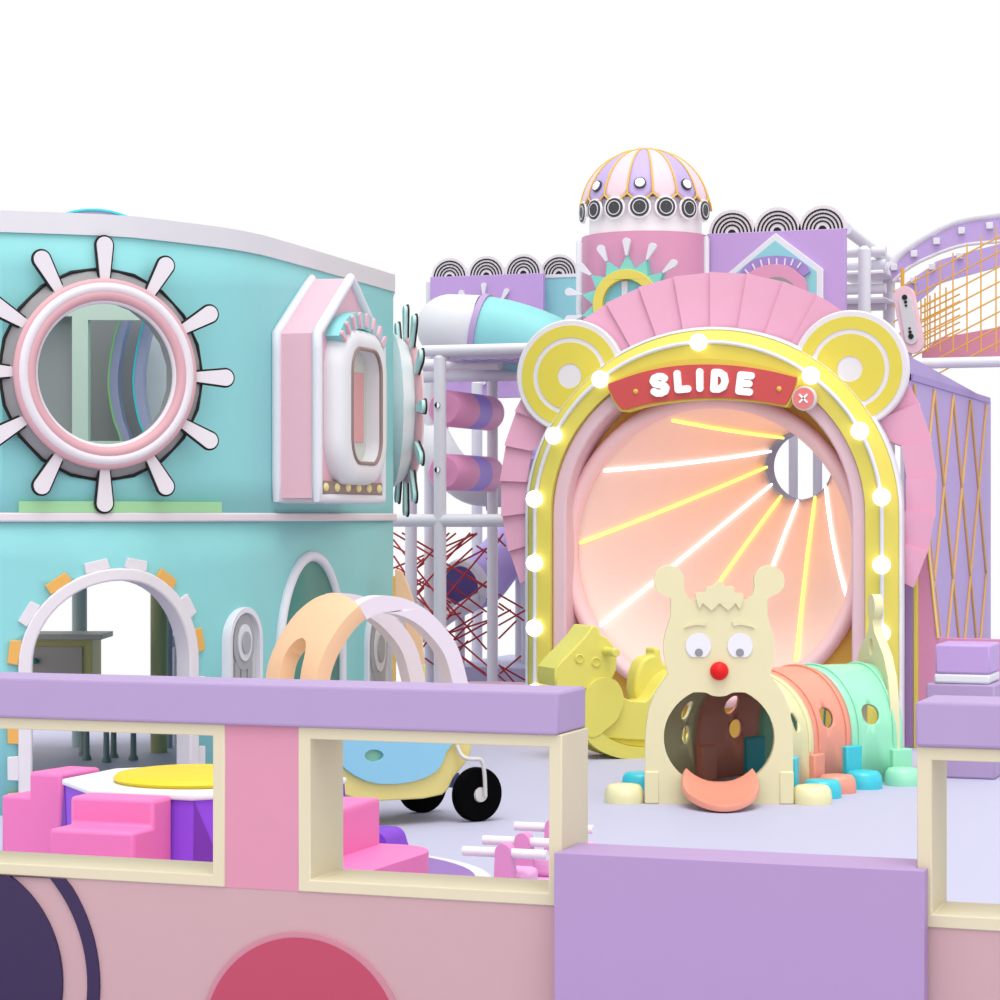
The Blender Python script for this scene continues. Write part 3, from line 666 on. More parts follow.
for g in range(NG):
    a0 = faz + (g-0.5)*2*pi/NG; a1 = a0 + 2*pi/NG
    m = MB(); vs = []; fs = []; n = 14; q_ = 6
    for j in range(n+1):
        for i in range(q_+1):
            lo = 0.14 - 0.10*(1-abs(2*i/q_-1))
            vs.append(dome(a0+(a1-a0)*i/q_, lo+(0.985-lo)*j/n))
    for j in range(n):
        for i in range(q_):
            k = j*(q_+1)+i; fs.append((k, k+1, k+q_+2, k+q_+1))
    m.add(vs, fs); gg = (g if g <= NG//2 else g-NG)
    m.build('dome_stripe', mat('dome_lilac', (200, 180, 232), k=0.78) if g % 2 == 0 else mat('dome_blush', (244, 218, 228), k=0.76), t, solid=0.012, soff=-1, smooth=60, recalc=True)
    if abs(gg) <= 5:
        m = MB(); m.tube([tuple(dome(a0, 0.14+0.84*j/16, 0.002)) for j in range(17)], 0.0058, 6)
        mid = dome(a0+(a1-a0)*0.5, 0.04, 0.002)
        m.tube([tuple(dome(a0, 0.14, 0.002)), tuple(dome(a0+(a1-a0)*0.25, 0.09, 0.003)), tuple(mid), tuple(dome(a0+(a1-a0)*0.75, 0.09, 0.003)), tuple(dome(a1, 0.14, 0.002))], 0.0055, 6)
        m.build('gold_seam', mat('seam_gold', (244, 196, 70)), t)
        if abs(gg) > 3: continue
        am = (a0+a1)/2; ax = Vector((cos(am), sin(am), 0))
        pc = Vector((T.x+0.424*cos(am), T.y+0.424*sin(am), zm))
        m = MB(); m.lathe([(0, 0.004), (0.074, 0.004), (0.074, 0.014), (0, 0.014)], pc, ax, 36); mo = m.build('medallion', mat('medallion_white', (246, 244, 248), k=0.97), t)
        m = MB(); m.lathe([(0, 0.012), (0.062, 0.012), (0.062, 0.020), (0, 0.020)], pc, ax, 36); m.build('black_disc', CHAR, mo)
        m = MB(); m.lathe([(0.041, 0.017), (0.047, 0.017), (0.047, 0.023), (0.041, 0.023)], pc, ax, 36, ring=True); m.build('white_ring', WHITE, mo)
        if g % 2 == 0:
            p1 = dome(am, 0.235); nn = Vector((cos(am)*0.93, sin(am)*0.93, 0.37)).normalized()
            m = MB(); m.lathe([(0, 0), (0.040, 0), (0.040, 0.012), (0, 0.012)], p1, nn, 28); do = m.build('dome_dot', CHAR, t)
            m = MB(); m.lathe([(0, 0.008), (0.031, 0.008), (0.031, 0.018), (0, 0.018)], p1, nn, 28); m.build('dot_face', DRUM, do)
m = MB(); m.ball((T.x, T.y, ztip+0.008), 0.044, 0.044, 0.034); m.build('finial', WHITE, t)
def petal(m, c, ang, r0, r1, w0, w1, y0, y1, fx=1.0):
    ca, sa = cos(ang), sin(ang); pts = [(r0, -w0)] + [(r1-w1+w1*cos(radians(a)), w1*sin(radians(a))) for a in range(-90, 91, 15)] + [(r0, w0)]
    m.prism([(c[0]+(u*ca-v*sa)*fx, c[1]+(u*sa+v*ca)) for u, v in pts], None, y0, y1)
# sunburst emblem on the tower front
Ye = T.y-RT-0.03; ec = xz(627.5, 304, Ye); pxm = onY(625, 303, Ye).y/dyf(625)/F
m = MB(); star = []
for k in range(28):
    rr = (48 if k % 2 == 0 else 35)*pxm; a = radians(90+360*k/28); star.append((ec[0]+rr*cos(a), ec[1]+rr*sin(a)))
m.prism(star, [circ(ec[0], ec[1], 27*pxm, 40)], Ye-0.02, Ye+0.06); em = m.build('sunburst', mat('sun_teal', (136, 218, 208)), t)
m = MB(); m.prism(circ(ec[0], ec[1], 34*pxm, 48), [circ(ec[0], ec[1], 24*pxm, 48)], Ye-0.05, Ye+0.05); m.build('sun_ring', YEL, em, bevel=0.006)
for k in range(14):
    a = radians(90+360*k/14)
    if sin(a) < -0.35: continue
    m = MB(); petal(m, ec, a, 48*pxm, 66*pxm, 0.006, 0.026, Ye-0.03, Ye+0.0); m.build('petal', WHITE, em, bevel=0.006)
m = MB(); m.box(ec[0]-0.035, ec[0]+0.005, Ye-0.016, Ye+0.0, ec[1], ec[1]+23*pxm); m.build('sun_bar', PIPE, em)
for pxp, yp in ((579.3, 240), (706.2, 236)):
    pp_ = cam((pxp-500)/F*16.0, 16.0); m = MB(); m.tube([(pp_.x, pp_.y, 0), (pp_.x, pp_.y, tz(yp, 16)-0.02), (pp_.x, pp_.y, tz(yp, 16))], 0.0215, 14, rs=[0.0215, 0.0215, 0.012]); m.build('tower_post', PIPE, t)
m = MB(); m.prism(circ(ec[0], ec[1], 27*pxm, 40), None, Ye-0.008, Ye+0.06); m.build('sun_window', mat('sun_blue', (132, 206, 218)), em)
# ------------------------------------------------------------------ panels with scallops
def scallop(par, px, py, Y, r):
    c = xz(px, py, Y); m = MB(); m.prism(arc(c[0], c[1], r, 0, 180, 36), None, Y, Y+0.05); so = m.build('scallop', PWHITE, par)
    for a, b in ((0.86, 0.79), (0.70, 0.63), (0.54, 0.47), (0.385, 0.315)):
        m = MB(); m.prism(arc(c[0], c[1], r*a, 0, 180, 36) + arc(c[0], c[1], r*b, 180, 0, 36), None, Y-0.004, Y+0.01); m.build('black_ring', BLACK, so)
    m = MB(); m.prism(arc(c[0], c[1], r*0.17, 0, 180, 20), None, Y-0.004, Y+0.01); m.build('black_ring', BLACK, so)
YL = 17.0
pA = [xz(430, 400, YL), xz(543, 396, YL), xz(543, 273, YL), xz(430, 278.5, YL)]
zt_ = pA[2][1]; x0_, x1_ = pA[0][0], pA[1][0]; zb_ = onY(487, 398, YL).z
t = thing('purple_panel', 'lilac panel with white petals and three striped scallops behind the white and aqua tube', 'panel', ((x0_+x1_)/2, YL, 0))
m = MB(); m.box(x0_, x1_, YL, YL+0.06, zb_, zt_); m.build('panel_board', LILAC2, t, bevel=0.004)
for px, py in ((449.5, 277.6), (486.3, 275.7), (523.3, 273.9)): scallop(t, px, py, YL+0.01, 0.148)
ec = xz(484.5, 334, YL); pm = onY(484, 334, YL).y/dyf(484)/F
for k in range(12):
    a = radians(90+30*k); m = MB(); petal(m, ec, a, 36*pm, 51*pm, 0.006, 0.02, YL-0.025, YL+0.005); m.build('petal', WHITE, t, bevel=0.006)
m = MB(); star = []
for k in range(24):
    rr = (40 if k % 2 == 0 else 24)*pm; a = radians(90+360*k/24); star.append((ec[0]+rr*cos(a), ec[1]+rr*sin(a)))
m.prism(star, None, YL-0.02, YL+0.005); m.build('sunburst', mat('sun_orange', (240, 120, 50)), t)
for px in (432, 541):
    xx = onY(px, HY, YL+0.12).x; m = MB(); m.cyl((xx, YL+0.10, 0), (xx, YL+0.10, zt_-0.03), 0.038); m.build('support_post', PIPE, t)
Yt = 17.12
xa_, xb_ = onY(542, HY, Yt).x, onY(580, HY, Yt).x; zt2 = onY(560, 277.5, Yt).z; zb2 = onY(560, 400, Yt).z
t = thing('aqua_panel', 'small aqua panel with one striped scallop left of the pink tower', 'panel', ((xa_+xb_)/2, Yt, 0))
m = MB(); m.box(xa_, xb_, Yt, Yt+0.06, zb2, zt2); m.build('panel_board', mat('panel_aqua', (148, 212, 220)), t)
m = MB(); m.box(xa_, xb_, Yt-0.005, Yt+0.065, zt2, zt2+0.025); m.build('top_edge', WHITE, t)
scallop(t, 559, 274.5, Yt+0.005, 0.150)
for px in (548, 574):
    xx = onY(px, HY, Yt+0.12).x; m = MB(); m.cyl((xx, Yt+0.10, 0), (xx, Yt+0.10, zt2-0.03), 0.038); m.build('support_post', PIPE, t)
# right purple panel
YR = 15.55
xa_, xb_ = onY(707, HY, YR).x, onY(845.3, HY, YR).x; zt3 = onY(776, 231, YR).z; zb3 = onY(776, 352, YR).z
t = thing('purple_panel', 'lilac panel with aqua house emblem and three striped scallops right of the dome', 'panel', ((xa_+xb_)/2, YR, 0))
m = MB(); m.box(xa_, xb_, YR, YR+0.06, zb3, zt3); m.build('panel_board', LILAC2, t, bevel=0.004)
for px, py in ((732, 233.6), (777.3, 231.4), (822.5, 229.6)): scallop(t, px, py, YR+0.01, 0.158)
hs = [(726, 345), (726, 276), (776.3, 233.5), (824, 269.5), (824, 345)]; hi = [(733, 345), (733, 277), (776.3, 241), (817.5, 272), (817.5, 345)]
H1 = [xz(x, y, YR) for x, y in hs]; H2 = [xz(x, y, YR) for x, y in hi]
m = MB(); m.prism(H1, None, YR-0.03, YR+0.005); ho = m.build('house_emblem', WHITE, t, bevel=0.004)
m = MB(); m.prism(H2, None, YR-0.036, YR); m.build('house_face', mat('panel_aqua', (148, 212, 220)), ho)
def P_(pts): return [xz(x, y, YR) for x, y in pts]
brow = smoothp([(736, 284), (745, 269), (758, 259.5), (778, 256.5), (797, 259), (808, 266), (812, 272.5)], 5) + smoothp([(805, 277), (796, 269.5), (785, 266), (772, 265), (758, 269), (751, 277), (747, 290)], 5)
m = MB(); m.prism(P_(brow), None, YR-0.055, YR-0.02); bo = m.build('brow_arch', mat('brow_purple', (166, 140, 208)), ho)
for (xa, ya, xb, yb) in ((745.5, 270, 750, 275), (753, 264.5, 755.5, 270), (761, 260.5, 762.3, 266.5), (769, 259, 769.6, 265), (777, 259, 777, 264.6), (785.5, 259, 785, 264.6), (793.5, 259.5, 791.3, 265), (801, 263, 798, 267.5)):
    a, b = xz(xa, ya, YR-0.05), xz(xb, yb, YR-0.05); m = MB(); m.stroke([a, b], 0.005, YR-0.062, YR-0.05); m.build('tick', WHITE, bo)
face = smoothp([(748, 345), (748, 285), (756, 271), (772, 265.5), (790, 267), (802, 275), (809, 288), (809, 345)], 4)
m = MB(); m.prism(P_(face), None, YR-0.07, YR-0.02); m.build('pink_face', mat('tower_pink', (226, 158, 192)), ho, bevel=0.02)
eye = smoothp([(772, 279), (780, 278), (788, 280), (796, 286), (799, 296)], 4) + smoothp([(795, 298), (790, 288), (783, 283), (773, 282)], 4)
m = MB(); m.prism(P_(eye), None, YR-0.078, YR-0.06); m.build('lid_arc', GREY, ho)
for px in (712, 838):
    xx = onY(px, HY, YR+0.12).x; m = MB(); m.cyl((xx, YR+0.10, 0), (xx, YR+0.10, zt3-0.03), 0.038); m.build('support_post', PIPE, t)
# ================================================================== pipe frame
t = thing('pipe_scaffold', 'tall white padded pipe frame between the aqua playhouse and the slide arch', 'frame', onY(440, HY, 14.45).xy.to_3d())
FR_ = t
R1 = 0.0405
def vpipe(par, px, Y, ytop, ybot=None, r=R1):
    p = onY(px, HY, Y); zt = onY(px, ytop, Y).z; zb = 0.0 if ybot is None else onY(px, ybot, Y).z
    m = MB(); m.tube([(p.x, p.y, zb), (p.x, p.y, zt-r*0.6), (p.x, p.y, zt)], r, 18, rs=[r, r, r*0.45]); return m.build('pole', PIPE, par)
def hpipe(par, a, b, r=R1, nm='rail'):
    m = MB(); m.cyl(a, b, r, 18); return m.build(nm, PIPE, par)
YP = 14.45
vpipe(t, 440, YP, 354)
vpipe(t, 492.5, 15.5, 366, None, 0.037); vpipe(t, 411, 15.2, 372); vpipe(t, 430, 15.8, 372); vpipe(t, 527, 16.4, 380); vpipe(t, 477, 16.8, 380)
xl_, xr_ = onY(380, HY, YP).x, onY(560, HY, YP).x
z1_, z2_ = onY(470, 350, YP).z, onY(440, 520.5, YP).z
hpipe(t, (xl_+0.28, YP, z1_), (xr_, YP, z1_), 0.0365); hpipe(t, (xl_, YP, z2_), (xr_, YP, z2_))
zz = onY(440, 376.5, 15.2).z; hpipe(t, (onY(420, HY, 15.2).x, 15.2, zz), (onY(560, HY, 15.2).x, 15.2, zz))
zz2 = onY(440, 365, 14.8).z; hpipe(t, (onY(424, HY, 14.8).x, 14.8, zz2), (onY(500, HY, 14.8).x, 14.8, zz2))
px_ = onY(440, HY, YP); hpipe(t, (px_.x, YP, z1_-0.02), (px_.x, 15.8, z1_-0.02))
m = MB(); m.box(px_.x+0.04, xr_+0.2, YP+0.05, 16.6, z1_-0.055, z1_-0.03); m.build('deck_net', mat('deck_lilac', (216, 204, 236)), t)
for i in range(14):
    pass
m = MB()
for i in range(1, 13):
    xx = px_.x+0.04 + i*0.09; m.box(xx-0.004, xx+0.004, YP+0.05, 16.6, z1_-0.06, z1_-0.054)
for j in range(1, 22): m.box(px_.x+0.04, xr_+0.2, YP+0.05+j*0.12-0.004, YP+0.05+j*0.12+0.004, z1_-0.06, z1_-0.054)
m.build('net_grid', MIDP, t)
# pole studs
for py in (405.5, 470):
    c = onY(440, py, YP); m = MB(); m.lathe([(0, 0), (0.019, 0), (0.019, 0.006), (0, 0.008)], (c.x, YP-R1-0.003, c.z), (0,-1,0), 20); so = m.build('pole_stud', BLACK, t)
    m = MB(); m.prism(arc(c.x, c.z, 0.0175, -90, 90, 12), None, YP-R1-0.014, YP-R1-0.006)
    m.M = Matrix.Identity(4); m.build('stud_half', DRUM, so)
# rollers
for (py, py2, lab) in ((408, 412, 'pink and purple padded roller, upper of the two beside the pole'), (472, 473, 'pink and purple padded roller, lower of the two beside the pole')):
    a = onY(443.5, py, YP+0.10); b = onY(487, py2, YP+0.10+0.86); r = 0.118
    b.x = a.x; b.z = a.z
    t = thing('padded_roller', lab, 'roller', (a.x, (a.y+b.y)/2, a.z-r), 'padded rollers on the pipe frame')
    L_ = b.y-a.y
    for (f0, f1, m_) in ((0, 0.42, mat('roller_pink', (238, 164, 206))), (0.42, 0.70, mat('roller_violet', (172, 148, 240))), (0.70, 1.0, mat('roller_pink', (238, 164, 206)))):
        m = MB(); e0 = 0.02 if f0 == 0 else 0; e1 = 0.02 if f1 == 1 else 0
        pr_ = [(0, f0*L_), (r-e0, f0*L_)] + ([(r, f0*L_+0.03)] if e0 else []) + ([(r, f1*L_-0.03)] if e1 else []) + [(r-e1, f1*L_), (0, f1*L_)]
        m.lathe(pr_, a, (0,1,0), 40); m.build('roller_band', m_, t, smooth=40, label='violet band' if f0 == 0.42 else None)
    m = MB(); m.cyl((a.x, YP+0.03, a.z), (a.x, b.y+0.1, a.z), 0.02); m.build('axle', PIPE, t)
# ================================================================== tube slides
t = thing('tube_slide', 'white and aqua tube slide capsule lying on top of the pipe frame', 'slide', atd(470, 331, 15.8).xy.to_3d())
Yt0 = 15.15; c0_ = onY(480, 325, Yt0); r_ = 0.222; zc_ = z1_ - 0.03 + r_
ax_ = (cam(0.9, -0.22) - cam(0, 0)); ax_.z = -0.20; ax_.normalize()
C0 = Vector((c0_.x, c0_.y, zc_))
m = MB(); pr_ = [(0, -0.43)] + [(r_*sin(radians(a)), -0.20-0.23*cos(radians(a))) for a in range(10, 91, 10)] + [(r_, 0.0), (0, 0.0)]
m.lathe(pr_, C0, (ax_ + Vector((0, 0, 0.16))).normalized(), 48); m.build('white_end', mat('tube_white', (226, 228, 232), k=0.80), t, smooth=60)
m = MB(); m.lathe([(0, -0.012), (r_+0.014, -0.012), (r_+0.014, 0.028), (0, 0.028)], C0, ax_, 48); m.build('flange', LILAC, t)
m = MB(); pts = [C0 + ax_*0.02, C0 + ax_*0.2, C0 + ax_*0.42 + Vector((0, 0, -0.03)), C0 + ax_*0.62 + Vector((0.0, 0.02, -0.10)), C0 + ax_*0.8 + Vector((0.0, 0.03, -0.24))]
m.tube(smoothp([tuple(p) for p in pts], 5), r_, 40); m.build('aqua_section', mat('tube_aqua', (148, 222, 222), k=0.76), t, smooth=60)
# lower spiral slide
t = thing('spiral_slide', 'purple and white spiral tube slide with round mouth behind the red ropes', 'slide', onY(470, HY, 15.0).xy.to_3d())
mc = onY(464, 586, 16.05)
mdir = Vector((-0.25, -1.0, -0.12)).normalized()
m = MB(); m.lathe([(0.14, -0.04), (0.185, -0.04), (0.197, 0.0), (0.185, 0.045), (0.155, 0.05), (0.14, 0.03)], mc, mdir, 40, ring=True)
vs0 = m; m.build('mouth_ring', PIPE, t, smooth=60)
tb_ = [mc - mdir*0.01, mc - mdir*0.22, onY(498, 562, 16.4), onY(528, 530, 16.6), onY(548, 488, 16.6), onY(540, 450, 16.5)]
m = MB(); m.tube(smoothp([tuple(p) for p in tb_], 6), 0.178, 32); m.build('tube_section', mat('tube_purple', (188, 168, 230)), t, smooth=60)
m = MB(); m.lathe([(0, 0.02), (0.145, 0.02), (0.145, 0.035), (0, 0.035)], mc, mdir, 36); m.build('mouth_shade_disc', DPURP, t)  # dark disc closing the mouth, painted as the tube's shaded inside
# chute below the mouth
m = MB(); vs = []; fs = []
path = [mc + mdir*0.02 + Vector((0, 0, -0.02)), mc + Vector((-0.10, -0.22, -0.10)), mc + Vector((-0.16, -0.42, -0.19)), mc + Vector((-0.20, -0.56, -0.23))]
nA = 12
for p in path:
    for i in range(nA+1):
        a = radians(180+180*i/nA); vs.append((p.x+0.17*cos(a), p.y, p.z+0.16*sin(a)))
for j in range(len(path)-1):
    for i in range(nA):
        k = j*(nA+1)+i; fs.append((k, k+1, k+nA+2, k+nA+1))
m.add(vs, fs); m.build('exit_chute', PIPE, t, solid=0.025, smooth=60)
m = MB(); pp = [onY(428, 432, 15.9), onY(445, 462, 15.75), onY(470, 484, 15.8), onY(500, 488, 16.0)]
m.tube(smoothp([tuple(p) for p in pp], 6), 0.135, 30); m.build('upper_bend', mat('tube_white', (226, 228, 232), k=0.80), t, smooth=60)
pp2 = pp[0]; m = MB(); m.lathe([(0, -0.03), (0.15, -0.03), (0.15, 0.01), (0, 0.01)], pp2, (pp[1]-pp[0]).normalized(), 36); m.build('flange', LILAC, t)
m = MB(); p5 = pp[3]; m.lathe([(0, -0.02), (0.165, -0.02), (0.165, 0.02), (0, 0.02)], p5 + Vector((-0.06, 0, 0)), (1, 0.25, -0.1), 36); m.build('flange', LILAC, t)
for px, Y in ((460, 16.15), (520, 16.6)):
    p = onY(px, HY, Y); zt = onY(px, 600 if px == 460 else 575, Y).z; m = MB(); m.cyl((p.x, Y, 0), (p.x, Y, zt), 0.035); m.build('support_post', PIPE, t)
# raised lavender landing
a_, b_ = onY(395, HY, 15.2).x, onY(640, HY, 15.2).x
m = MB(); m.box(a_, onY(560, HY, 15.2).x, 15.95, 17.5, 0, 0.30); o = m.build('landing_platform', LAV, bevel=0.01); setp(o, 'low lavender landing platform under the spiral slide', 'platform')
c_ = onY(505, 676, 14.9); m = MB(); m.lathe([(0, 0), (0.42, 0), (0.42, 0.28), (0, 0.28)], (c_.x, 14.46, 0), (0,0,1), 48); 
mm = m; o = mm.build('round_pad', mat('pad_pink', (226, 186, 200)), bevel=0.01); setp(o, 'low round dusky pink pad in front of the lavender landing', 'pad')
# rope maze
t = thing('rope_maze', 'tangle of dark red ropes strung between the white poles', 'rope maze', onY(460, HY, 14.3).xy.to_3d())
def rz(x, y): return (380+x/4.545, 480+y/4.545)
ropes = [((60, 240), (485, 490)), ((60, 270), (330, 615)), ((62, 400), (440, 242)), ((70, 395), (425, 605)), ((75, 455), (345, 242)), ((95, 480), (315, 240)), ((62, 345), (240, 610)), ((115, 505), (485, 310)), ((140, 545), (410, 240)), ((70, 410), (325, 560)), ((300, 530), (485, 310)), ((300, 350), (440, 245)),
         ((200, 735), (240, 780)), ((205, 810), (245, 840)), ((300, 700), (470, 598)), ((300, 555), (485, 770)), ((300, 680), (585, 930)), ((335, 775), (485, 690)), ((330, 775), (485, 890)), ((315, 740), (595, 590)), ((540, 520), (650, 583)), ((540, 660), (660, 592)), ((485, 540), (562, 592)), ((540, 840), (615, 925)), ((545, 845), (660, 910)), ((190, 640), (368, 605)), ((300, 700), (485, 640)), ((215, 890), (270, 925)), ((300, 880), (430, 925)), ((530, 260), (570, 300)), ((485, 360), (560, 245)), ((230, 690), (330, 610)), ((62, 300), (240, 395)), ((300, 380), (485, 485)), ((70, 470), (240, 350)), ((100, 240), (240, 320)), ((62, 440), (240, 600)), ((130, 560), (240, 450)), ((300, 420), (420, 310)), ((300, 460), (485, 600)), ((310, 620), (485, 460)), ((300, 760), (420, 640)), ((340, 780), (480, 880)), ((300, 840), (400, 730)), ((540, 560), (655, 640)), ((540, 720), (620, 640)), ((545, 880), (640, 800)), ((190, 700), (240, 640)), ((195, 760), (240, 700)), ((66, 520), (240, 420)), ((420, 245), (300, 330)), ((485, 330), (440, 300))]
for i, (a, b) in enumerate(ropes):
    pa, pb = rz(*a), rz(*b); dx, dy = pb[0]-pa[0], pb[1]-pa[1]
    Ya = 15.56 + 0.3*((i*7) % 5)/4; Yb = 15.56 + 0.3*((i*3+2) % 5)/4
    A, B = onY(*pa, Ya), onY(*pb, Yb)
    A.z = max(A.z, 0.03); B.z = max(B.z, 0.03)
    m = MB(); m.cyl(A, B, 0.0066, 8); m.build('rope', ROPE, t)
# ================================================================== pipes seen through the funnel hole and back right frame
t = thing('pipe_scaffold', 'white pipe scaffold with lilac decks behind the right lilac panel', 'frame', onY(866, HY, 16.2).xy.to_3d())
for px, Y in ((793.3, 16.6), (817.5, 16.6)): vpipe(t, px, Y, 420, None, 0.032)
p1, p2 = atd(846, 229, 16.25), atd(893, 265, 17.4)
m = MB(); m.tube([tuple(p1), tuple(p2)], 0.04, 18); m.build('handrail', PIPE, t)
for px, d, y in ((864.5, 16.2, 246), (889, 17.1, 262), (905, 18.2, 300)):
    Y = atd(px, HY, d).y; vpipe(t, px, Y, y, None, 0.042 if px < 900 else 0.035)
for y, Y in ((252, 16.6), (265, 16.9), (289, 16.6), (306, 16.9)):
    z = onY(866, y, Y).z; hpipe(t, (onY(840, HY, Y).x, Y, z), (onY(886, HY, Y).x, Y, z), 0.036)
for y in (278, 303):
    z = onY(866, y, 16.8).z; m = MB(); m.box(onY(838, HY, 16.7).x, onY(890, HY, 16.7).x, 16.5, 17.2, z, z+0.012); m.build('deck', mat('deck_pale', (232, 226, 240)), t)
z = onY(920, 363.5, 15.4).z; hpipe(t, (onY(890, HY, 15.4).x, 15.4, z), (onY(1020, HY, 15.4).x, 15.4, z), 0.034)
# arched bridge side
Yb = 16.5
t = thing('arched_bridge', 'lilac arched bridge side with white square blocks at the upper right', 'bridge', onY(930, HY, Yb).xy.to_3d())
topc = smoothp([(889, 268), (900, 254.5), (915, 243), (930, 234), (942, 227.5), (965, 219), (1015, 212)], 5); botc = smoothp([(893, 281), (905, 270), (918, 262), (930, 256.5), (943, 251), (968, 244), (1015, 240)], 5)
A_ = [xz(x, y, Yb) for x, y in topc]; B_ = [xz(x, y, Yb) for x, y in botc]
m = MB(); m.prism(A_ + B_[::-1], None, Yb, Yb+0.06); m.build('bridge_side', mat('bridge_lilac', (196, 172, 228)), t)
for L_, rr_ in ((A_, 0.028), (B_, 0.014)):
    m = MB(); m.tube([(x, Yb+0.01, zz_) for x, zz_ in L_], rr_, 12); m.build('edge_tube', WHITE, t)
for bx, by in ((894.5, 267.5), (914.5, 254), (937, 241.5), (962, 231), (990, 226)):
    c = xz(bx, by, Yb); s = 0.022; m = MB(); m.box(c[0]-s, c[0]+s, Yb-0.03, Yb+0.01, c[1]-s, c[1]+s); m.build('square_block', WHITE, t, bevel=0.004)
Y2 = 17.3
topc = smoothp([(893, 293), (905, 284), (918, 275), (930, 267), (943, 259), (1015, 240)], 4); botc = smoothp([(897, 318), (910, 307), (922, 297), (932, 289), (945, 281), (1015, 262)], 4)
A2 = [xz(x, y, Y2) for x, y in topc]; B2 = [xz(x, y, Y2) for x, y in botc]
m = MB(); m.prism(A2 + B2[::-1], None, Y2, Y2+0.06); m.build('far_side', mat('bridge_lilac', (196, 172, 228)), t)
for bx, by in ((914, 280.5), (932.5, 267), (960, 256)):
    c = xz(bx, by, Y2); s = 0.022; m = MB(); m.box(c[0]-s, c[0]+s, Y2-0.03, Y2+0.01, c[1]-s, c[1]+s); m.build('square_block', WHITE, t, bevel=0.004)
zA, zB = B_[-1][1], B2[-1][1]
m = MB(); m.cyl((B_[-1][0]-0.05, Yb+0.03, 0), (B_[-1][0]-0.05, Yb+0.03, A_[-1][1]), 0.04); m.build('bridge_post', PIPE, t)
m = MB(); m.cyl((B2[-1][0]-0.05, Y2+0.03, 0), (B2[-1][0]-0.05, Y2+0.03, A2[-1][1]), 0.04); m.build('bridge_post', PIPE, t)
# golden net
Yn = 16.25
t = thing('golden_net', 'golden rope safety net below the lilac bridge arch', 'net', onY(930, HY, Yn).xy.to_3d())
m = MB()
def nl(x0, y0, x1, y1, Y, r=0.0052): m.cyl(onY(x0, y0, Y), onY(x1, y1, Y), r, 6)
def ytop_(x): return 284 - (x-893)*0.62
for x in (903, 915.5, 927.5, 940, 953, 967, 981, 996): nl(x, ytop_(x)+6, x, 352, Yn)
for k in range(8): nl(893, 292+15*k, 1000, max(225, 292+15*k-0.52*107), Yn)
m.build('net_cord', GOLDL, t, smooth=60)
m = MB()
for x in (921, 925, 930, 935, 946): nl(x, 300-(x-921)*0.5, x, 350-(x-921)*0.3, Yn+0.5)
for k in range(8): nl(922, 306+7*k, 960, 306+7*k-19, Yn+0.5)
m.build('net_cord', GOLDL, t, smooth=60)
a, b = onY(894, 300, Yn), onY(1000, 300, Yn)
m = MB(); m.tube([tuple(onY(902.5, 268, Yn+0.05)), tuple(onY(902.5, 358, Yn+0.05))], 0.013, 10); m.build('net_post', GOLDL, t)
m = MB(); m.prism([xz(922, 352, Yn+0.2), xz(940, 338, Yn+0.2), xz(1010, 325, Yn+0.2), xz(1010, 356, Yn+0.2), xz(922, 358, Yn+0.2)], None, Yn+0.2, Yn+0.6); o = m.build('pink_ramp', PINK); setp(o, 'small pink ramp edge under the golden net', 'ramp')
# pink control plank
Yk = 16.0
t = thing('pink_plank', 'pale pink rounded plank with white inlay and black dots in front of the golden net', 'plank', onY(909, HY, Yk).xy.to_3d())
def pill(x0, y0, x1, y1, w):
    a = xz(x0, y0, Yk); b = xz(x1, y1, Yk); an = math.degrees(atan2(b[1]-a[1], b[0]-a[0])); return arc(b[0], b[1], w, an-90, an+90, 12) + arc(a[0], a[1], w, an+90, an+270, 12)
m = MB(); m.prism(pill(904, 296.5, 913, 343, 0.069), None, Yk, Yk+0.05); po = m.build('plank_body', PINKP, t, bevel=0.008)
m = MB(); m.prism(pill(905.5, 302, 911.5, 338, 0.042), None, Yk-0.012, Yk+0.01); m.build('inlay', GREYL, po, bevel=0.004)
for (x, y, r) in ((905, 297.5, 0.018), (906, 302.2, 0.011), (906.5, 305.8, 0.008), (911.3, 336.5, 0.018), (910.5, 332.2, 0.011), (910, 328.5, 0.008)):
    c = xz(x, y, Yk); m = MB(); m.prism(circ(c[0], c[1], r, 20), None, Yk-0.018, Yk-0.008); m.build('black_dot', BLACK, po)
m = MB(); m.cyl(onY(909, 330, Yk+0.06), onY(909, 330, Yk+0.06)*1.0 + Vector((0, 0, -onY(909, 330, Yk+0.06).z)), 0.02); m.build('plank_post', PIPE, t)
# purple lattice wall
a = onY(911, HY, YA+0.62); z0 = onY(911, 357, YA+0.62).z
t = thing('lattice_wall', 'purple padded wall with golden zigzag strips right of the pink fan', 'wall panel', (a.x, a.y, 0))
m = MB(); m.prism([(a.y, 0), (a.y+3.2, 0), (a.y+3.2, z0-0.12), (a.y, z0)], None, a.x-0.04, a.x, 'yz'); m.build('wall_board', mat('lattice_purple', (184, 160, 216)), t)
zg = MB(); ys_ = [a.y+0.06+0.36*k for k in range(9)]
for k in range(8):
    lo, hi_ = 0.35, z0-0.16
    for seg_ in range(3):
        za, zb_2 = (hi_-(hi_-lo)*seg_/3, hi_-(hi_-lo)*(seg_+1)/3)
        ya_, yb_2 = (ys_[k], ys_[k+1]) if (k+seg_) % 2 == 0 else (ys_[k+1], ys_[k])
        zg.cyl((a.x+0.005, ya_, za), (a.x+0.005, yb_2, zb_2), 0.011, 8)
zg.build('zigzag_strip', mat('zig_gold', (226, 178, 110)), t)
m = MB(); m.box(a.x-0.03, a.x+0.012, a.y, a.y+3.1, z0-0.14, z0-0.10); m.build('top_band', mat('lattice_dark', (166, 140, 204)), t)
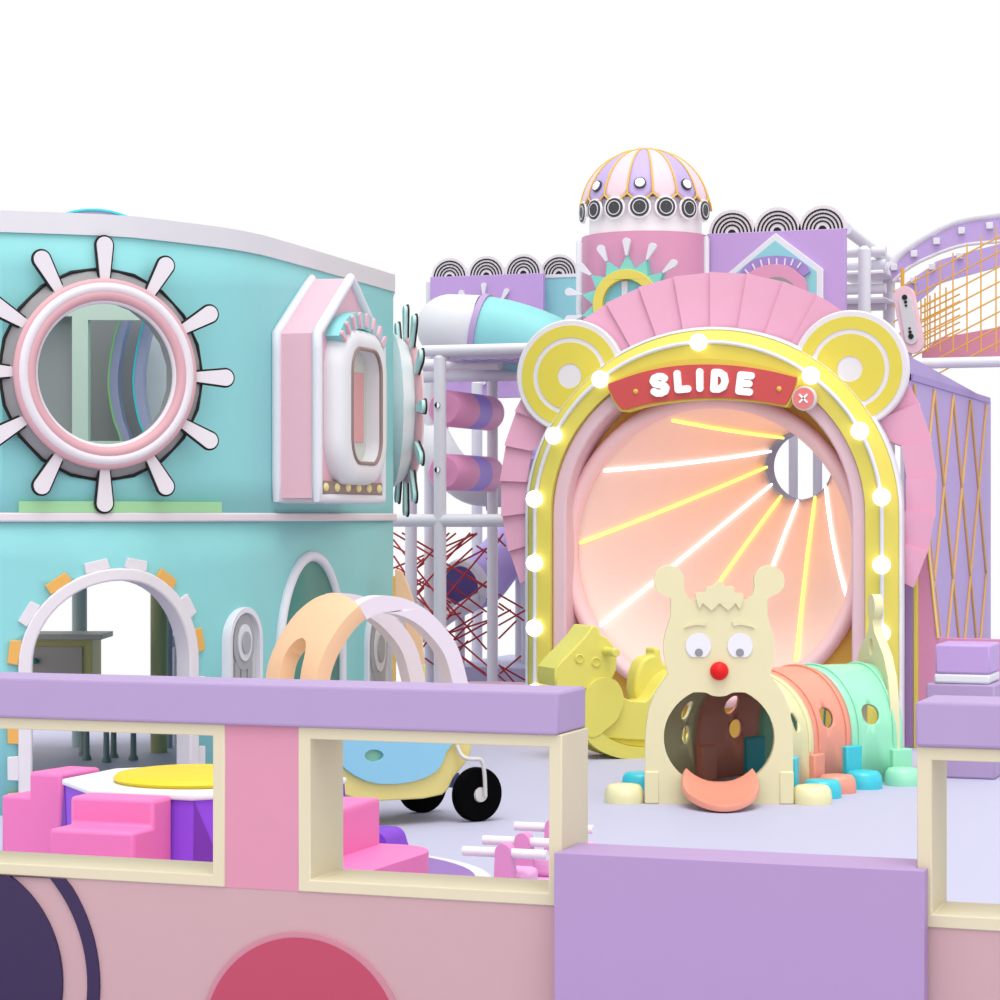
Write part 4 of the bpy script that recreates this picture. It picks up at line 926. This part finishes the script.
# ================================================================== aqua playhouse (curved front)
plan_c = [(-3.3, 11.75), (-2.7, 11.15), (-2.25, 11.02), (-1.987, 11.10), (-1.84, 11.155), (-1.710, 11.23), (-1.534, 11.43), (-1.38, 11.62), (-1.283, 11.78), (-1.2, 11.97), (-1.031, 12.53), (-0.645, 13.9), (-0.735, 15.15)]
PL = [cam(x, d) for x, d in plan_c]; SL = [0.0]
for i in range(1, len(PL)): SL.append(SL[-1] + (PL[i]-PL[i-1]).length)
def nrm(i):
    def sn(k):
        t_ = (PL[k+1]-PL[k]).normalized(); return Vector((t_.y, -t_.x, 0))
    if i == 0: return sn(0)
    if i == len(PL)-1: return sn(i-1)
    n_ = (sn(i-1)+sn(i)).normalized(); return n_/max(0.5, n_.dot(sn(i)))
NR = [nrm(i) for i in range(len(PL))]
def wseg(s):
    i = 0
    while i < len(PL)-2 and SL[i+1] < s: i += 1
    return i, (s-SL[i])/(SL[i+1]-SL[i])
def wp(s, z, out=0.0):
    i, f = wseg(s); p = PL[i].lerp(PL[i+1], f) + NR[i].lerp(NR[i+1], f)*out; return (p.x, p.y, z)
def s_px(px, out=0.0):
    k = (px-500)/F; best = None
    for i in range(4000):
        s = SL[-2]*i/3999; x, y, _ = wp(s, 0, out); xc = x*CT+y*ST; d = -x*ST+y*CT; e = abs(xc/d-k)
        if best is None or e < best[0]: best = (e, s)
    return best[1]
def depth_s(s, out=0.0):
    x, y, _ = wp(s, 0, out); return -x*ST+y*CT
def sz(px, py, out=0.0):
    s = s_px(px, out); return s, EYE-(py-HY)/F*depth_s(s, out)
def frame_at(s, z):
    i, f = wseg(s); tv = (PL[i+1]-PL[i]).normalized(); n_ = Vector((tv.y, -tv.x, 0)); p = Vector(wp(s, z))
    return Matrix(((tv.x, -n_.x, 0, p.x), (tv.y, -n_.y, 0, p.y), (0, 0, 1, p.z), (0, 0, 0, 1)))   # local y points into the wall
ZR = 2.735; ZF = ZR-0.098
house = thing('playhouse', 'two storey aqua playhouse with curved front, white roof edge and round ray-trimmed windows', 'playhouse', PL[6])
# openings
s_p, z_p = sz(100, 375); s_p2 = SL[-2] + 0.55; z_p2 = EYE+(HY-410)/F*14.45
fr1 = 0.40
def ring_hole(s, z, r): return [(s+r*cos(2*pi*i/40), z+r*sin(2*pi*i/40)) for i in range(40)]
s_d, z_d = sz(116, 664); rd = 0.385
rh_ = rd+0.025
door = [(s_d-rh_, 0.0)] + [(s_d-rh_*cos(radians(a)), z_d+rh_*sin(radians(a))) for a in range(0, 181, 9)] + [(s_d+rh_, 0.0)]
s_wl, s_wr = s_px(270.5), s_px(333.5); s_w = (s_wl+s_wr)/2; rw = (s_wr-s_wl)/2
z_wt = EYE-(556-HY)/F*depth_s(s_w); z_w = z_wt - rw*1.15
outer_lo = [(0, 0)] + door + [(SL[-1], 0), (SL[-1], EYE), (0, EYE)]
sbk = SL[1:-1] + [SL[i]+(SL[i+1]-SL[i])*0.5 for i in range(2, 9)]
m = MB(); m.sheet(outer_lo, None, sbk, [], lambda s, z: wp(s, z)); m.build('lower_wall', TEAL, house, solid=0.07, soff=0, smooth=30)
m = MB(); m.sheet([(0, EYE), (SL[-1], EYE), (SL[-1], ZR-0.03), (0, ZR-0.03)], [ring_hole(s_p, z_p, 0.40)], sbk, [], lambda s, z: wp(s, z)); m.build('upper_wall', TEAL, house, solid=0.07, soff=0, smooth=30)
base_path = [tuple(p) for p in PL]
def plan_sweep(nm, m_, z0, z1, o0, o1, bev=0.0, n_end=None):
    m = MB(); vs = []; fs = []; n = len(PL)
    for i in range(n):
        for (o_, z_) in ((o0, z0), (o1, z0), (o1, z1), (o0, z1)):
            p = PL[i]+NR[i]*o_; vs.append((p.x, p.y, z_))
    for i in range(n-1):
        for j in range(4): fs.append((i*4+j, i*4+(j+1) % 4, (i+1)*4+(j+1) % 4, (i+1)*4+j))
    fs += [(3, 2, 1, 0), tuple((n-1)*4+j for j in range(4))]
    m.add(vs, fs); return m.build(nm, m_, house, bevel=bev, smooth=30)
plan_sweep('roof_edge', mat('roof_white', (226, 224, 230)), ZF, ZR, -0.05, 0.045)
plan_sweep('storey_trim', mat('trim_white', (234, 224, 230)), EYE-0.022, EYE+0.020, -0.02, 0.055, bev=0.008)
# deck inside and roof slab
inn = [(p-n_*0.05) for p, n_ in zip(PL, NR)]
bk = [cam(-0.85, 15.4), cam(-1.9, 14.6), cam(-3.6, 14.0)]
m = MB(); m.prism([(p.x, p.y) for p in inn[:-1]] + [(p.x, p.y) for p in bk], None, EYE-0.03, EYE+0.0, 'xy'); m.build('upper_deck', mat('deck_grey', (180, 186, 190)), house)
# ---- round ray windows
def ray_window(s, z, M, lab, disc_m, out0=0.035, pm=PWHITE, cone=(0.485, 0.42, 0.05), rout=0.03, flip=False):
    rr, rt, rh = cone
    m = MB(); m.M = M
    m.lathe([(0.40, 0.03), (rr, -out0), (rt, -out0-rh), (0.345, -out0-rh), (0.345, 0.05), (0.40, 0.05)], (0, 0, 0), (0, 1, 0), 20, ring=True); w = m.build('ray_window', disc_m, house, smooth=20, label=lab)
    if not flip:
        m = MB(); m.M = M; m.tube([((rr+0.0)*cos(2*pi*i/20), -out0-0.004, (rr+0.0)*sin(2*pi*i/20)) for i in range(20)], 0.008, 8, closed=True); m.build('black_edge', BLACK, w)
    for k in range(4):
        rad = (0.414, 0.392, 0.360, 0.338)[k]; tr = (0.022, 0.026, 0.028, 0.018)[k]; yy = (-out0-rh-0.006, -out0-rh-0.016, -out0-rh-0.012, -out0-rh)[k]
        m = MB(); m.M = M; m.tube([(rad*cos(2*pi*i/64), yy, rad*sin(2*pi*i/64)) for i in range(64)], tr, 12, closed=True)
        m.build('window_ring', (MAUVE, PWHITE, MAUVE, PWHITE)[k], w, smooth=60)
    for k in range(12):
        a = radians(90-30*k); y0 = -out0-rout
        for e, m_, nm, yo in ((0.009, BLACK, 'ray_outline', 0.0), (0.0, pm, 'ray', -0.008)):
            m = MB(); m.M = M; pts = [(0.42, -0.020-e)] + [(0.628-0.038+(0.038+e)*cos(radians(b)), (0.038+e)*sin(radians(b))) for b in range(-90, 91, 15)] + [(0.42, 0.020+e)]
            m.prism([(u*cos(a)-v*sin(a), u*sin(a)+v*cos(a)) for u, v in pts], None, *((y0, y0+0.012) if nm == 'ray_outline' else (y0-0.008, y0+0.006)) if not flip else ((y0-0.014, y0-0.004) if nm == 'ray_outline' else (y0-0.006, y0+0.016)))
            m.build(nm, m_, w)
    return w
M1 = frame_at(s_p, z_p); M1 = M1 @ Matrix.Rotation(radians(-2), 4, 'Z')
ray_window(s_p, z_p, M1, 'round window with black-outlined white rays on the curved front', mat('cone_grey', (148, 148, 150)))
fr2 = frame_at(SL[-2]+0.62, z_p2) @ Matrix.Rotation(radians(8), 4, 'Z')
ray_window(0, 0, fr2, 'round window with aqua rays on the far side wall', mat('cone_white', (240, 244, 246)), pm=mat('ray_aqua', (206, 238, 236)), cone=(0.47, 0.40, 0.095), rout=0.095, flip=True)
# ---- house-shaped bay window
sB, sE = s_px(275), None
tv = (PL[11]-PL[10]).normalized(); nv = Vector((tv.y, -tv.x, 0)); BL = Vector(wp(s_px(275.5), 0, 0.035))
def MBAY(): return Matrix(((tv.x, -nv.x, 0, BL.x), (tv.y, -nv.y, 0, BL.y), (0, 0, 1, 0), (0, 0, 0, 1)))
Mb = MBAY()
def bay_px(px, py, out):
    o_ = BL + nv*out; p = onplane(px, py, o_, nv); q_ = Mb.inverted() @ p; return (q_.x, q_.z)
PO = 0.23
zb0 = bay_px(318, 498, PO)[1]; w1_ = bay_px(380.3, 500, PO)[0]; w0_ = bay_px(316.5, 500, PO)[0]
ze = bay_px(317, 333, PO)[1]; zk = bay_px(352, 279, PO)[1]; wm = (w0_+w1_)/2
pent = [(w0_, zb0), (w1_, zb0), (w1_, ze), (wm, zk), (w0_, ze)]
m = MB(); m.M = Mb; m.prism(pent, None, -PO, 0.03); bay = m.build('house_bay', mat('bay_pink', (240, 190, 204)), house, label='pink house-shaped bay window with white tube edges')
def edge(pts, y, nm): 
    m = MB(); m.M = Mb; m.tube([(x, y, z) for x, z in pts], 0.026, 14, closed=True)
    return m.build(nm, WHITE, bay, smooth=60)
def dens(poly, n=10):
    o_ = []
    for i in range(len(poly)):
        a, b = poly[i], poly[(i+1) % len(poly)]
        for k in range(n): o_.append((a[0]+(b[0]-a[0])*(k+0.02 if k == 0 else k)/n, a[1]+(b[1]-a[1])*k/n))
    return o_
edge(dens(pent), -PO-0.004, 'front_edge'); edge(dens(pent), -0.02, 'rear_edge')
# bulging white oval window with opening
oc = bay_px(369, 406, PO+0.09); zt1 = bay_px(369, 351, PO+0.09)[1]; zb1 = bay_px(369, 463, PO+0.09)[1]
ow0, ow1 = bay_px(353.5, 406, PO+0.10)[0], bay_px(382, 406, PO+0.10)[0]; wc = (ow0+ow1)/2; wr = (ow1-ow0)/2
zc1 = (zt1+zb1)/2; hz1 = (zt1-zb1)/2
def stad(e, n=9, rc=0.125):
    hw, hh, r = wr+e*1.2, hz1+e*0.85, rc+e*0.85; o_ = []
    for (sx_, sy_, a0) in ((1, 1, 0), (-1, 1, 90), (-1, -1, 180), (1, -1, 270)):
        o_ += [(wc+sx_*(hw-r)+r*cos(radians(a0+90*i/n)), zc1+sy_*(hh-r)+r*sin(radians(a0+90*i/n))) for i in range(n+1)]
    return o_
prof_ = [(0.135, 0.0), (0.133, -0.035), (0.117, -0.07), (0.085, -0.092), (0.03, -0.098), (0.0, -0.09), (0.0, -0.006)]
m = MB(); m.M = Mb; vs = []; fs = []; n_ = None
for (e, y) in prof_:
    L_ = stad(e); n_ = len(L_); vs += [(x, -PO+y, z) for x, z in L_]
for j in range(len(prof_)-1):
    for i in range(n_): fs.append((j*n_+i, j*n_+(i+1) % n_, (j+1)*n_+(i+1) % n_, (j+1)*n_+i))
m.add(vs, fs); m.build('oval_surround', mat('oval_white', (236, 236, 240)), bay, smooth=70)
m = MB(); m.M = Mb; m.tube([(x, -PO-0.094, z) for x, z in stad(0.004)], 0.010, 8, closed=True); m.build('oval_rim', BROWN, bay)
m = MB(); m.M = Mb; m.prism(stad(0.004), None, -PO-0.012, -PO-0.004); m.build('oval_back', mat('oval_back', (216, 218, 208)), bay)
m = MB(); m.M = Mb; m.box(wc-wr*0.25, wc+wr*0.75, -PO-0.02, -PO-0.010, zc1-hz1*0.62, zc1+hz1*0.62); m.build('pink_inset', mat('inset_pink', (230, 168, 168)), bay)
# brow
def brow_e(d, n=24): return [(wc+(wr+0.185-d)*cos(radians(24+132*i/n)), zc1+hz1-0.05+(0.245-d)*sin(radians(24+132*i/n))) for i in range(n+1)]
m = MB(); m.M = Mb; m.prism(brow_e(0.0) + brow_e(0.085)[::-1], None, -PO-0.075, -PO+0.0); br_ = m.build('brow_arch', TEAL, bay)
uo, ui = brow_e(0.015), brow_e(0.065)
for k in range(2, 24, 3):
    m = MB(); m.M = Mb; m.stroke([ui[k], uo[k]], 0.014, -PO-0.09, -PO-0.07); m.build('tick', mat('bay_pink', (240, 190, 204)), br_)
# light strip
zs0, zs1 = bay_px(350, 494, PO)[1], bay_px(350, 482, PO)[1]
m = MB(); m.M = Mb; m.box(w0_+0.03, w1_-0.03, -PO-0.02, -PO, zs0, zs1); ls = m.build('light_strip', BROWN, bay)
for k in range(6):
    x = w0_+0.08+(w1_-w0_-0.16)*k/5; m = MB(); m.M = Mb; m.ball((x, -PO-0.02, (zs0+zs1)/2), 0.034, 0.012, 0.022, 16); m.build('lamp', mat('lamp_cream', (240, 226, 160)), ls)
# ---- door arch with blocks
def warch(s, z, r, z0, e=0.0, n=28): return [(s-r-e, z0), (s-r-e, (z0+z)/2)] + [(s-(r+e)*cos(pi*i/n), z+(r+e)*sin(pi*i/n)) for i in range(n+1)] + [(s+r+e, (z0+z)/2), (s+r+e, z0)]
A0 = warch(s_d, z_d, rd+0.0, 0.0); A1 = warch(s_d, z_d, rd+0.058, 0.0)
def wall_band(nm, m_, inner, outer, o0, o1, par, bev=0.0):
    m = MB(); vs = []; fs = []; n = len(inner)
    for (a, b) in zip(inner, outer): vs += [wp(a[0], a[1], o0), wp(b[0], b[1], o0), wp(b[0], b[1], o1), wp(a[0], a[1], o1)]
    for i in range(n-1):
        for j in range(4): fs.append((i*4+j, i*4+(j+1) % 4, (i+1)*4+(j+1) % 4, (i+1)*4+j))
    fs += [(3, 2, 1, 0), tuple((n-1)*4+j for j in range(4))]
    m.add(vs, fs); return m.build(nm, m_, par, bevel=bev, smooth=40)
df = wall_band('door_arch', PWHITE, A0, A1, -0.04, 0.06, house, 0.008)
def block(s0, z0, ang, m_):
    ca, sa = cos(ang), sin(ang); c = (s0, z0); L_ = []
    for u, v in ((-0.024, -0.056), (0.024, -0.052), (0.024, 0.052), (-0.024, 0.056)): L_.append((c[0]+u*ca-v*sa, c[1]+u*sa+v*ca))
    m = MB(); vs = [wp(x, z, 0.03) for x, z in L_] + [wp(x, z, 0.052) for x, z in L_]
    m.add(vs, [(0,1,2,3), (7,6,5,4), (0,1,5,4), (1,2,6,5), (2,3,7,6), (3,0,4,7)]); m.build('arch_block', m_, df, bevel=0.003)
rb = rd+0.058+0.022
for i, (a, m_) in enumerate(((12, ORNG), (34, PWHITE), (57, ORNG), (80, PWHITE), (103, PWHITE), (126, ORNG), (149, PWHITE), (172, ORNG))):
    block(s_d+rb*cos(radians(a)), z_d+rb*sin(radians(a)), radians(a), m_)
for k, m_ in enumerate((PWHITE, ORNG, PWHITE, ORNG)):
    zz = z_d - 0.13 - 0.165*k
    block(s_d+rb, zz, 0, m_); block(s_d-rb, zz, pi, m_)
# ---- arched window with deep teal panel
ww = [(s_w-rw, 0.02)] + [(s_w-rw*cos(pi*i/24), z_w+(z_wt-z_w)*sin(pi*i/24)) for i in range(25)] + [(s_w+rw, 0.02)]
m = MB(); m.sheet(ww, None, sbk, [], lambda s, z: wp(s, z, 0.039)); wo = m.build('arched_panel', TEALD, house, solid=0.006, soff=0)
m = MB(); m.tube([wp(s, z, 0.045) for s, z in ww], 0.027, 14); m.build('panel_frame', WHITE, wo, smooth=60)
# ---- plaques
def plaque(pxl, pxr, ytop, lab):
    sl, sr = s_px(pxl), s_px(pxr); s = (sl+sr)/2; r = (sr-sl)/2; d = depth_s(s); zt = EYE-(ytop-HY)/F*d; z = zt-r; M = frame_at(s, 0)
    def st_(e): return [(-(r-e), e*0.5+0.0)] + [(-(r-e)*cos(radians(a)), z+(r-e)*sin(radians(a))) for a in range(0, 181, 10)] + [(r-e, e*0.5)]
    m = MB(); m.M = M; m.prism(st_(0), [st_(0.028)], -0.06, 0.0); p_ = m.build('wall_plaque', WHITE, house, bevel=0.006, label=lab)
    m = MB(); m.M = M; m.prism(st_(0.028), None, -0.035, 0.0); m.build('plaque_face', GREYL, p_)
    r1 = r*0.62; zc_2 = z - r*0.06
    for rr, m_, y in ((r1, mat('plaque_grey', (172, 174, 180)), -0.046), (r1*0.66, WHITE, -0.053), (r1*0.40, mat('plaque_grey', (172, 174, 180)), -0.062)):
        m = MB(); m.M = M; m.prism(circ(0, zc_2, rr, 32, rr*1.35), None, y, -0.03); m.build('relief_disc', m_, p_)
    for k in (-1, 0, 1):
        m = MB(); m.M = M; m.box(k*r1*0.62-0.022, k*r1*0.62+0.022, -0.044, -0.03, 0.05, zc_2-r1*0.9); m.build('flute', mat('plaque_grey', (172, 174, 180)), p_)
plaque(215.5, 252.5, 607, 'grey and white column plaque between door and arched panel')
plaque(358, 385, 604, 'grey and white column plaque at the corner of the playhouse')
# green ledge
sl, sr = s_px(20), s_px(214)
m = MB(); vs = []; fs = []; N_ = 14
for i in range(N_+1):
    s = sl+(sr-sl)*i/N_
    for (o_, z_) in ((0.02, EYE+0.02), (0.05, EYE+0.02), (0.05, EYE+0.072), (0.02, EYE+0.072)): vs.append(wp(s, z_, o_))
for i in range(N_):
    for j in range(4): fs.append((i*4+j, i*4+(j+1) % 4, (i+1)*4+(j+1) % 4, (i+1)*4+j))
fs += [(3, 2, 1, 0), tuple(N_*4+j for j in range(4))]
m.add(vs, fs); m.build('green_ledge', GREEN, house)
# corner fin of the hidden side doorway
Fz = atd(394, 600, 14.0)
t = thing('peach_fin', 'tall peach curved fin panel with yellow foot at the playhouse corner', 'panel', (Fz.x, Fz.y, 0))
m = MB(); m.M = Matrix.Translation(cam(-0.56, 13.5)) @ Matrix.Rotation(TH, 4, 'Z')
k = 13.5/F
fin = smoothp([(-0.022, EYE-(569-HY)*k), (0.02, EYE-(573-HY)*k), (0.08, EYE-(600-HY)*k), (0.125, EYE-(635-HY)*k), (0.142, EYE-(668-HY)*k)], 5) + [(0.142, 0.52), (0.06, 0.52)] + smoothp([(0.055, 0.60), (0.03, 0.75), (-0.022, 0.86)], 4)
m.prism(fin, None, -0.03, 0.03); m.build('fin_panel', ORANGE, t, bevel=0.006)
m = MB(); m.M = Matrix.Translation(cam(-0.56, 13.5)) @ Matrix.Rotation(TH, 4, 'Z'); m.box(0.05, 0.145, -0.035, 0.035, 0, 0.53); m.build('yellow_foot', mat('fin_yellow', (238, 222, 140)), t, bevel=0.004)
m = MB(); m.M = Matrix.Translation(cam(-0.56, 13.5)) @ Matrix.Rotation(TH, 4, 'Z'); m.box(-0.035, -0.02, -0.03, 0.05, 0, 1.02); m.build('yellow_edge', GOLD, t)
# ---- things inside the playhouse
def cat_(px, y, d): return atd(px, y, d)
dT = 13.7
P1 = cam((40-500)/F*dT, dT); 
t = thing('side_table', 'small olive drawer table with grey top seen through the playhouse door', 'table', P1)
Mt = Matrix.Translation(P1) @ Matrix.Rotation(TH, 4, 'Z')
xw = 0.16
def tb_(x0, x1, y0, y1, z0, z1, nm, m_, par=None, bev=0.003):
    m = MB(); m.M = Mt; m.box(x0, x1, y0, y1, z0, z1); return m.build(nm, m_, par or t, bevel=bev)
zt0 = EYE-(634-HY)/F*dT
tb_(-0.5, 0.355, -0.05, 0.36, zt0-0.03, zt0, 'table_top', mat('table_grey', (206, 202, 190)))
tb_(-0.46, 0.293, 0.0, 0.32, zt0-0.27, zt0-0.03, 'table_case', mat('table_olive', (222, 210, 140)))
dw = tb_(-0.28, 0.24, -0.012, 0.01, zt0-0.23, zt0-0.07, 'drawer', mat('drawer_grey', (206, 192, 180)))
m = MB(); m.M = Mt; m.ball((-0.02, -0.03, zt0-0.15), 0.018); m.build('knob', TEALD, dw)
def tleg(x, y):
    m = MB(); m.M = Mt; m.lathe([(0, 0), (0.03, 0.0), (0.03, 0.015), (0.020, 0.035), (0.018, 0.10), (0.026, 0.16), (0.018, 0.22), (0.024, zt0-0.29), (0.03, zt0-0.26), (0, zt0-0.26)], (x, y, 0), (0,0,1), 16); m.build('leg', mat('leg_slate', (136, 152, 150)), t, smooth=60)
for x, y in ((-0.40, 0.04), (0.24, 0.04), (0.20, 0.28), (-0.40, 0.28)): tleg(x, y)
def stool_leg(): pass
dS = 13.5; P2 = cam((110-500)/F*dS, dS)
t = thing('stool', 'slate legged low stool standing inside the playhouse beside the olive table', 'stool', P2)
Mt = Matrix.Translation(P2)
m = MB(); m.M = Mt; m.lathe([(0, 0.36), (0.17, 0.36), (0.175, 0.375), (0.17, 0.40), (0, 0.40)], (0, 0, 0), (0,0,1), 32); m.build('seat', mat('leg_slate', (136, 152, 150)), t)
for a in (20, 110, 200, 290):
    m = MB(); m.M = Mt; m.lathe([(0, 0), (0.028, 0), (0.028, 0.012), (0.018, 0.03), (0.015, 0.2), (0.022, 0.36), (0, 0.36)], (0.13*cos(radians(a)), 0.13*sin(radians(a)), 0), (0,0,1), 14); m.build('leg', mat('leg_slate', (136, 152, 150)), t, smooth=60)
for (px, d, w, m_, lab, cat1) in ((159, 13.95, 0.049, OLIVE, 'thick olive column standing inside the playhouse doorway', 'column'), (79.5, 14.3, 0.044, mat('column_slate', (190, 210, 212)), 'slate blue column behind the olive table', 'column'), (169.5, 14.2, 0.018, mat('pole_blue', (170, 176, 206)), 'thin blue grey pole beside the olive column', 'pole')):
    p = cam((px-500)/F*d, d); m = MB(); m.cyl((p.x, p.y, 0), (p.x, p.y, EYE-0.03), w, 24); o = m.build('support_column', m_); setp(o, lab, cat1)
p = cam((178-500)/F*14.4, 14.4); t = thing('pipe_rail', 'grey pipe post with side rail at the inner edge of the doorway', 'rail', p)
m = MB(); m.cyl((p.x, p.y, 0), (p.x, p.y, EYE-0.03), 0.032, 18); m.build('post', PIPE, t)
a, b = atd(171, 641, 14.3), atd(200, 644, 14.3); m = MB(); m.cyl(a, b, 0.034, 18); m.build('rail', PIPE, t)
# upper room: mint frame and lilac hoops
Mu = Matrix.Translation(cam(0, 0)) @ Matrix.Rotation(TH, 4, 'Z')
du = 12.7; k = du/F
def ux(px): return (px-500)*k
def uz(py): return EYE-(py-HY)*k
t = thing('mint_frame', 'pale mint square frame seen through the front round window', 'frame', cam(ux(118), du, EYE))
m = MB(); m.M = Mu; m.prism([(ux(-6), EYE), (ux(215), EYE), (ux(215), uz(300)), (ux(-6), uz(300))], [[(ux(88), uz(441)), (ux(180), uz(441)), (ux(180), uz(320)), (ux(88), uz(320))], [(ux(8), uz(441)), (ux(72), uz(441)), (ux(72), uz(316)), (ux(8), uz(316))]], du, du+0.08); m.build('frame_board', PGREEN, t)
m = MB(); m.M = Mu; m.box(ux(78)*1.04, ux(147)*1.04, du+0.5, du+0.53, EYE, uz(306)); m.build('grey_screen', mat('screen_grey', (166, 166, 168)), t)
m = MB(); m.M = Mu; m.box(ux(147)*1.04, ux(182)*1.04, du+0.48, du+0.52, EYE, uz(306)); m.build('light_screen', mat('screen_light', (250, 248, 250)), t)
m = MB(); m.M = Mu; m.box(ux(20), ux(72), du+0.1, du+0.13, EYE, uz(300)); m.build('grey_screen', mat('screen_grey', (166, 166, 168)), t)
def hoop(pxs, dd, mcol, lab):
    t = thing('arched_rib', lab, 'rib', cam(ux(pxs), dd, EYE))
    pts = smoothp([(ux(pxs+19), dd, EYE), (ux(pxs+14), dd, uz(445)), (ux(pxs+5), dd, uz(415)), (ux(pxs), dd, uz(380)), (ux(pxs+4), dd, uz(345)), (ux(pxs+12), dd, uz(315)), (ux(pxs+22), dd, uz(295))], 6)
    m = MB(); m.M = Mu; a = [(p[0]-0.022, p[2]) for p in pts]; b = [(p[0]+0.024, p[2]) for p in pts]; m.prism(a + b[::-1], None, dd, dd+0.12); m.build('rib_band', MIDP, t)
    m = MB(); m.M = Mu; a = [(p[0]-0.030, p[2]) for p in pts]; b = [(p[0]-0.021, p[2]) for p in pts]; m.prism(a + b[::-1], None, dd-0.004, dd+0.1); m.build('coloured_edge', mcol, t)
hoop(104, du+0.3, GREENL, 'lilac arched rib with green edge inside the round window')
hoop(131, du+0.25, CYANL, 'lilac arched rib with cyan edge inside the round window')
# lilac half disc rising above the roof, standing on the mint frame
t = thing('rooftop_arch', 'lilac arch top with cyan edge just showing above the playhouse roof', 'arch', cam(ux(92), du, uz(300)))
cxx, czz, r_ = ux(92), uz(300), (300-208.5)*k
m = MB(); m.M = Mu; m.prism(arc(cxx, czz, r_-0.008, 0, 180, 48), None, du+0.01, du+0.07); m.build('arch_board', MIDP, t)
m = MB(); m.M = Mu; m.prism(arc(cxx, czz, r_, 0, 180, 48) + arc(cxx, czz, r_-0.010, 180, 0, 48), None, du, du+0.075); m.build('cyan_edge', CYANL, t)
# ================================================================== light, world, camera
w = bpy.data.worlds.new('daylight'); scn.world = w; w.use_nodes = True
bg = w.node_tree.nodes['Background']; bg.inputs['Color'].default_value = (1, 1, 1, 1); bg.inputs['Strength'].default_value = 1.0
def sun(name, rot, e, ang):
    l = bpy.data.lights.new(name, 'SUN'); l.energy = e; l.angle = radians(ang); o = bpy.data.objects.new(name, l); COL.objects.link(o); o.rotation_euler = [radians(a) for a in rot]; return o
sun('key_sun', (16, 0, 20), 2.1, 40)
sun('soft_fill', (62, 0, 24), 0.75, 70)
cd = bpy.data.cameras.new('camera'); co = bpy.data.objects.new('camera', cd); COL.objects.link(co)
cd.sensor_width = 36; cd.lens = F*36/1000; cd.shift_y = 0.017; cd.clip_end = 200
co.location = (0, 0, EYE); co.rotation_euler = (radians(90), 0, TH); scn.camera = co
scn.cycles.diffuse_bounces = 8; scn.cycles.max_bounces = 12
vs_ = scn.view_settings; vs_.view_transform = 'Standard'; vs_.look = 'None'; vs_.exposure = 0.0; vs_.gamma = 1.0; vs_.use_curve_mapping = False
scn.display_settings.display_device = 'sRGB'
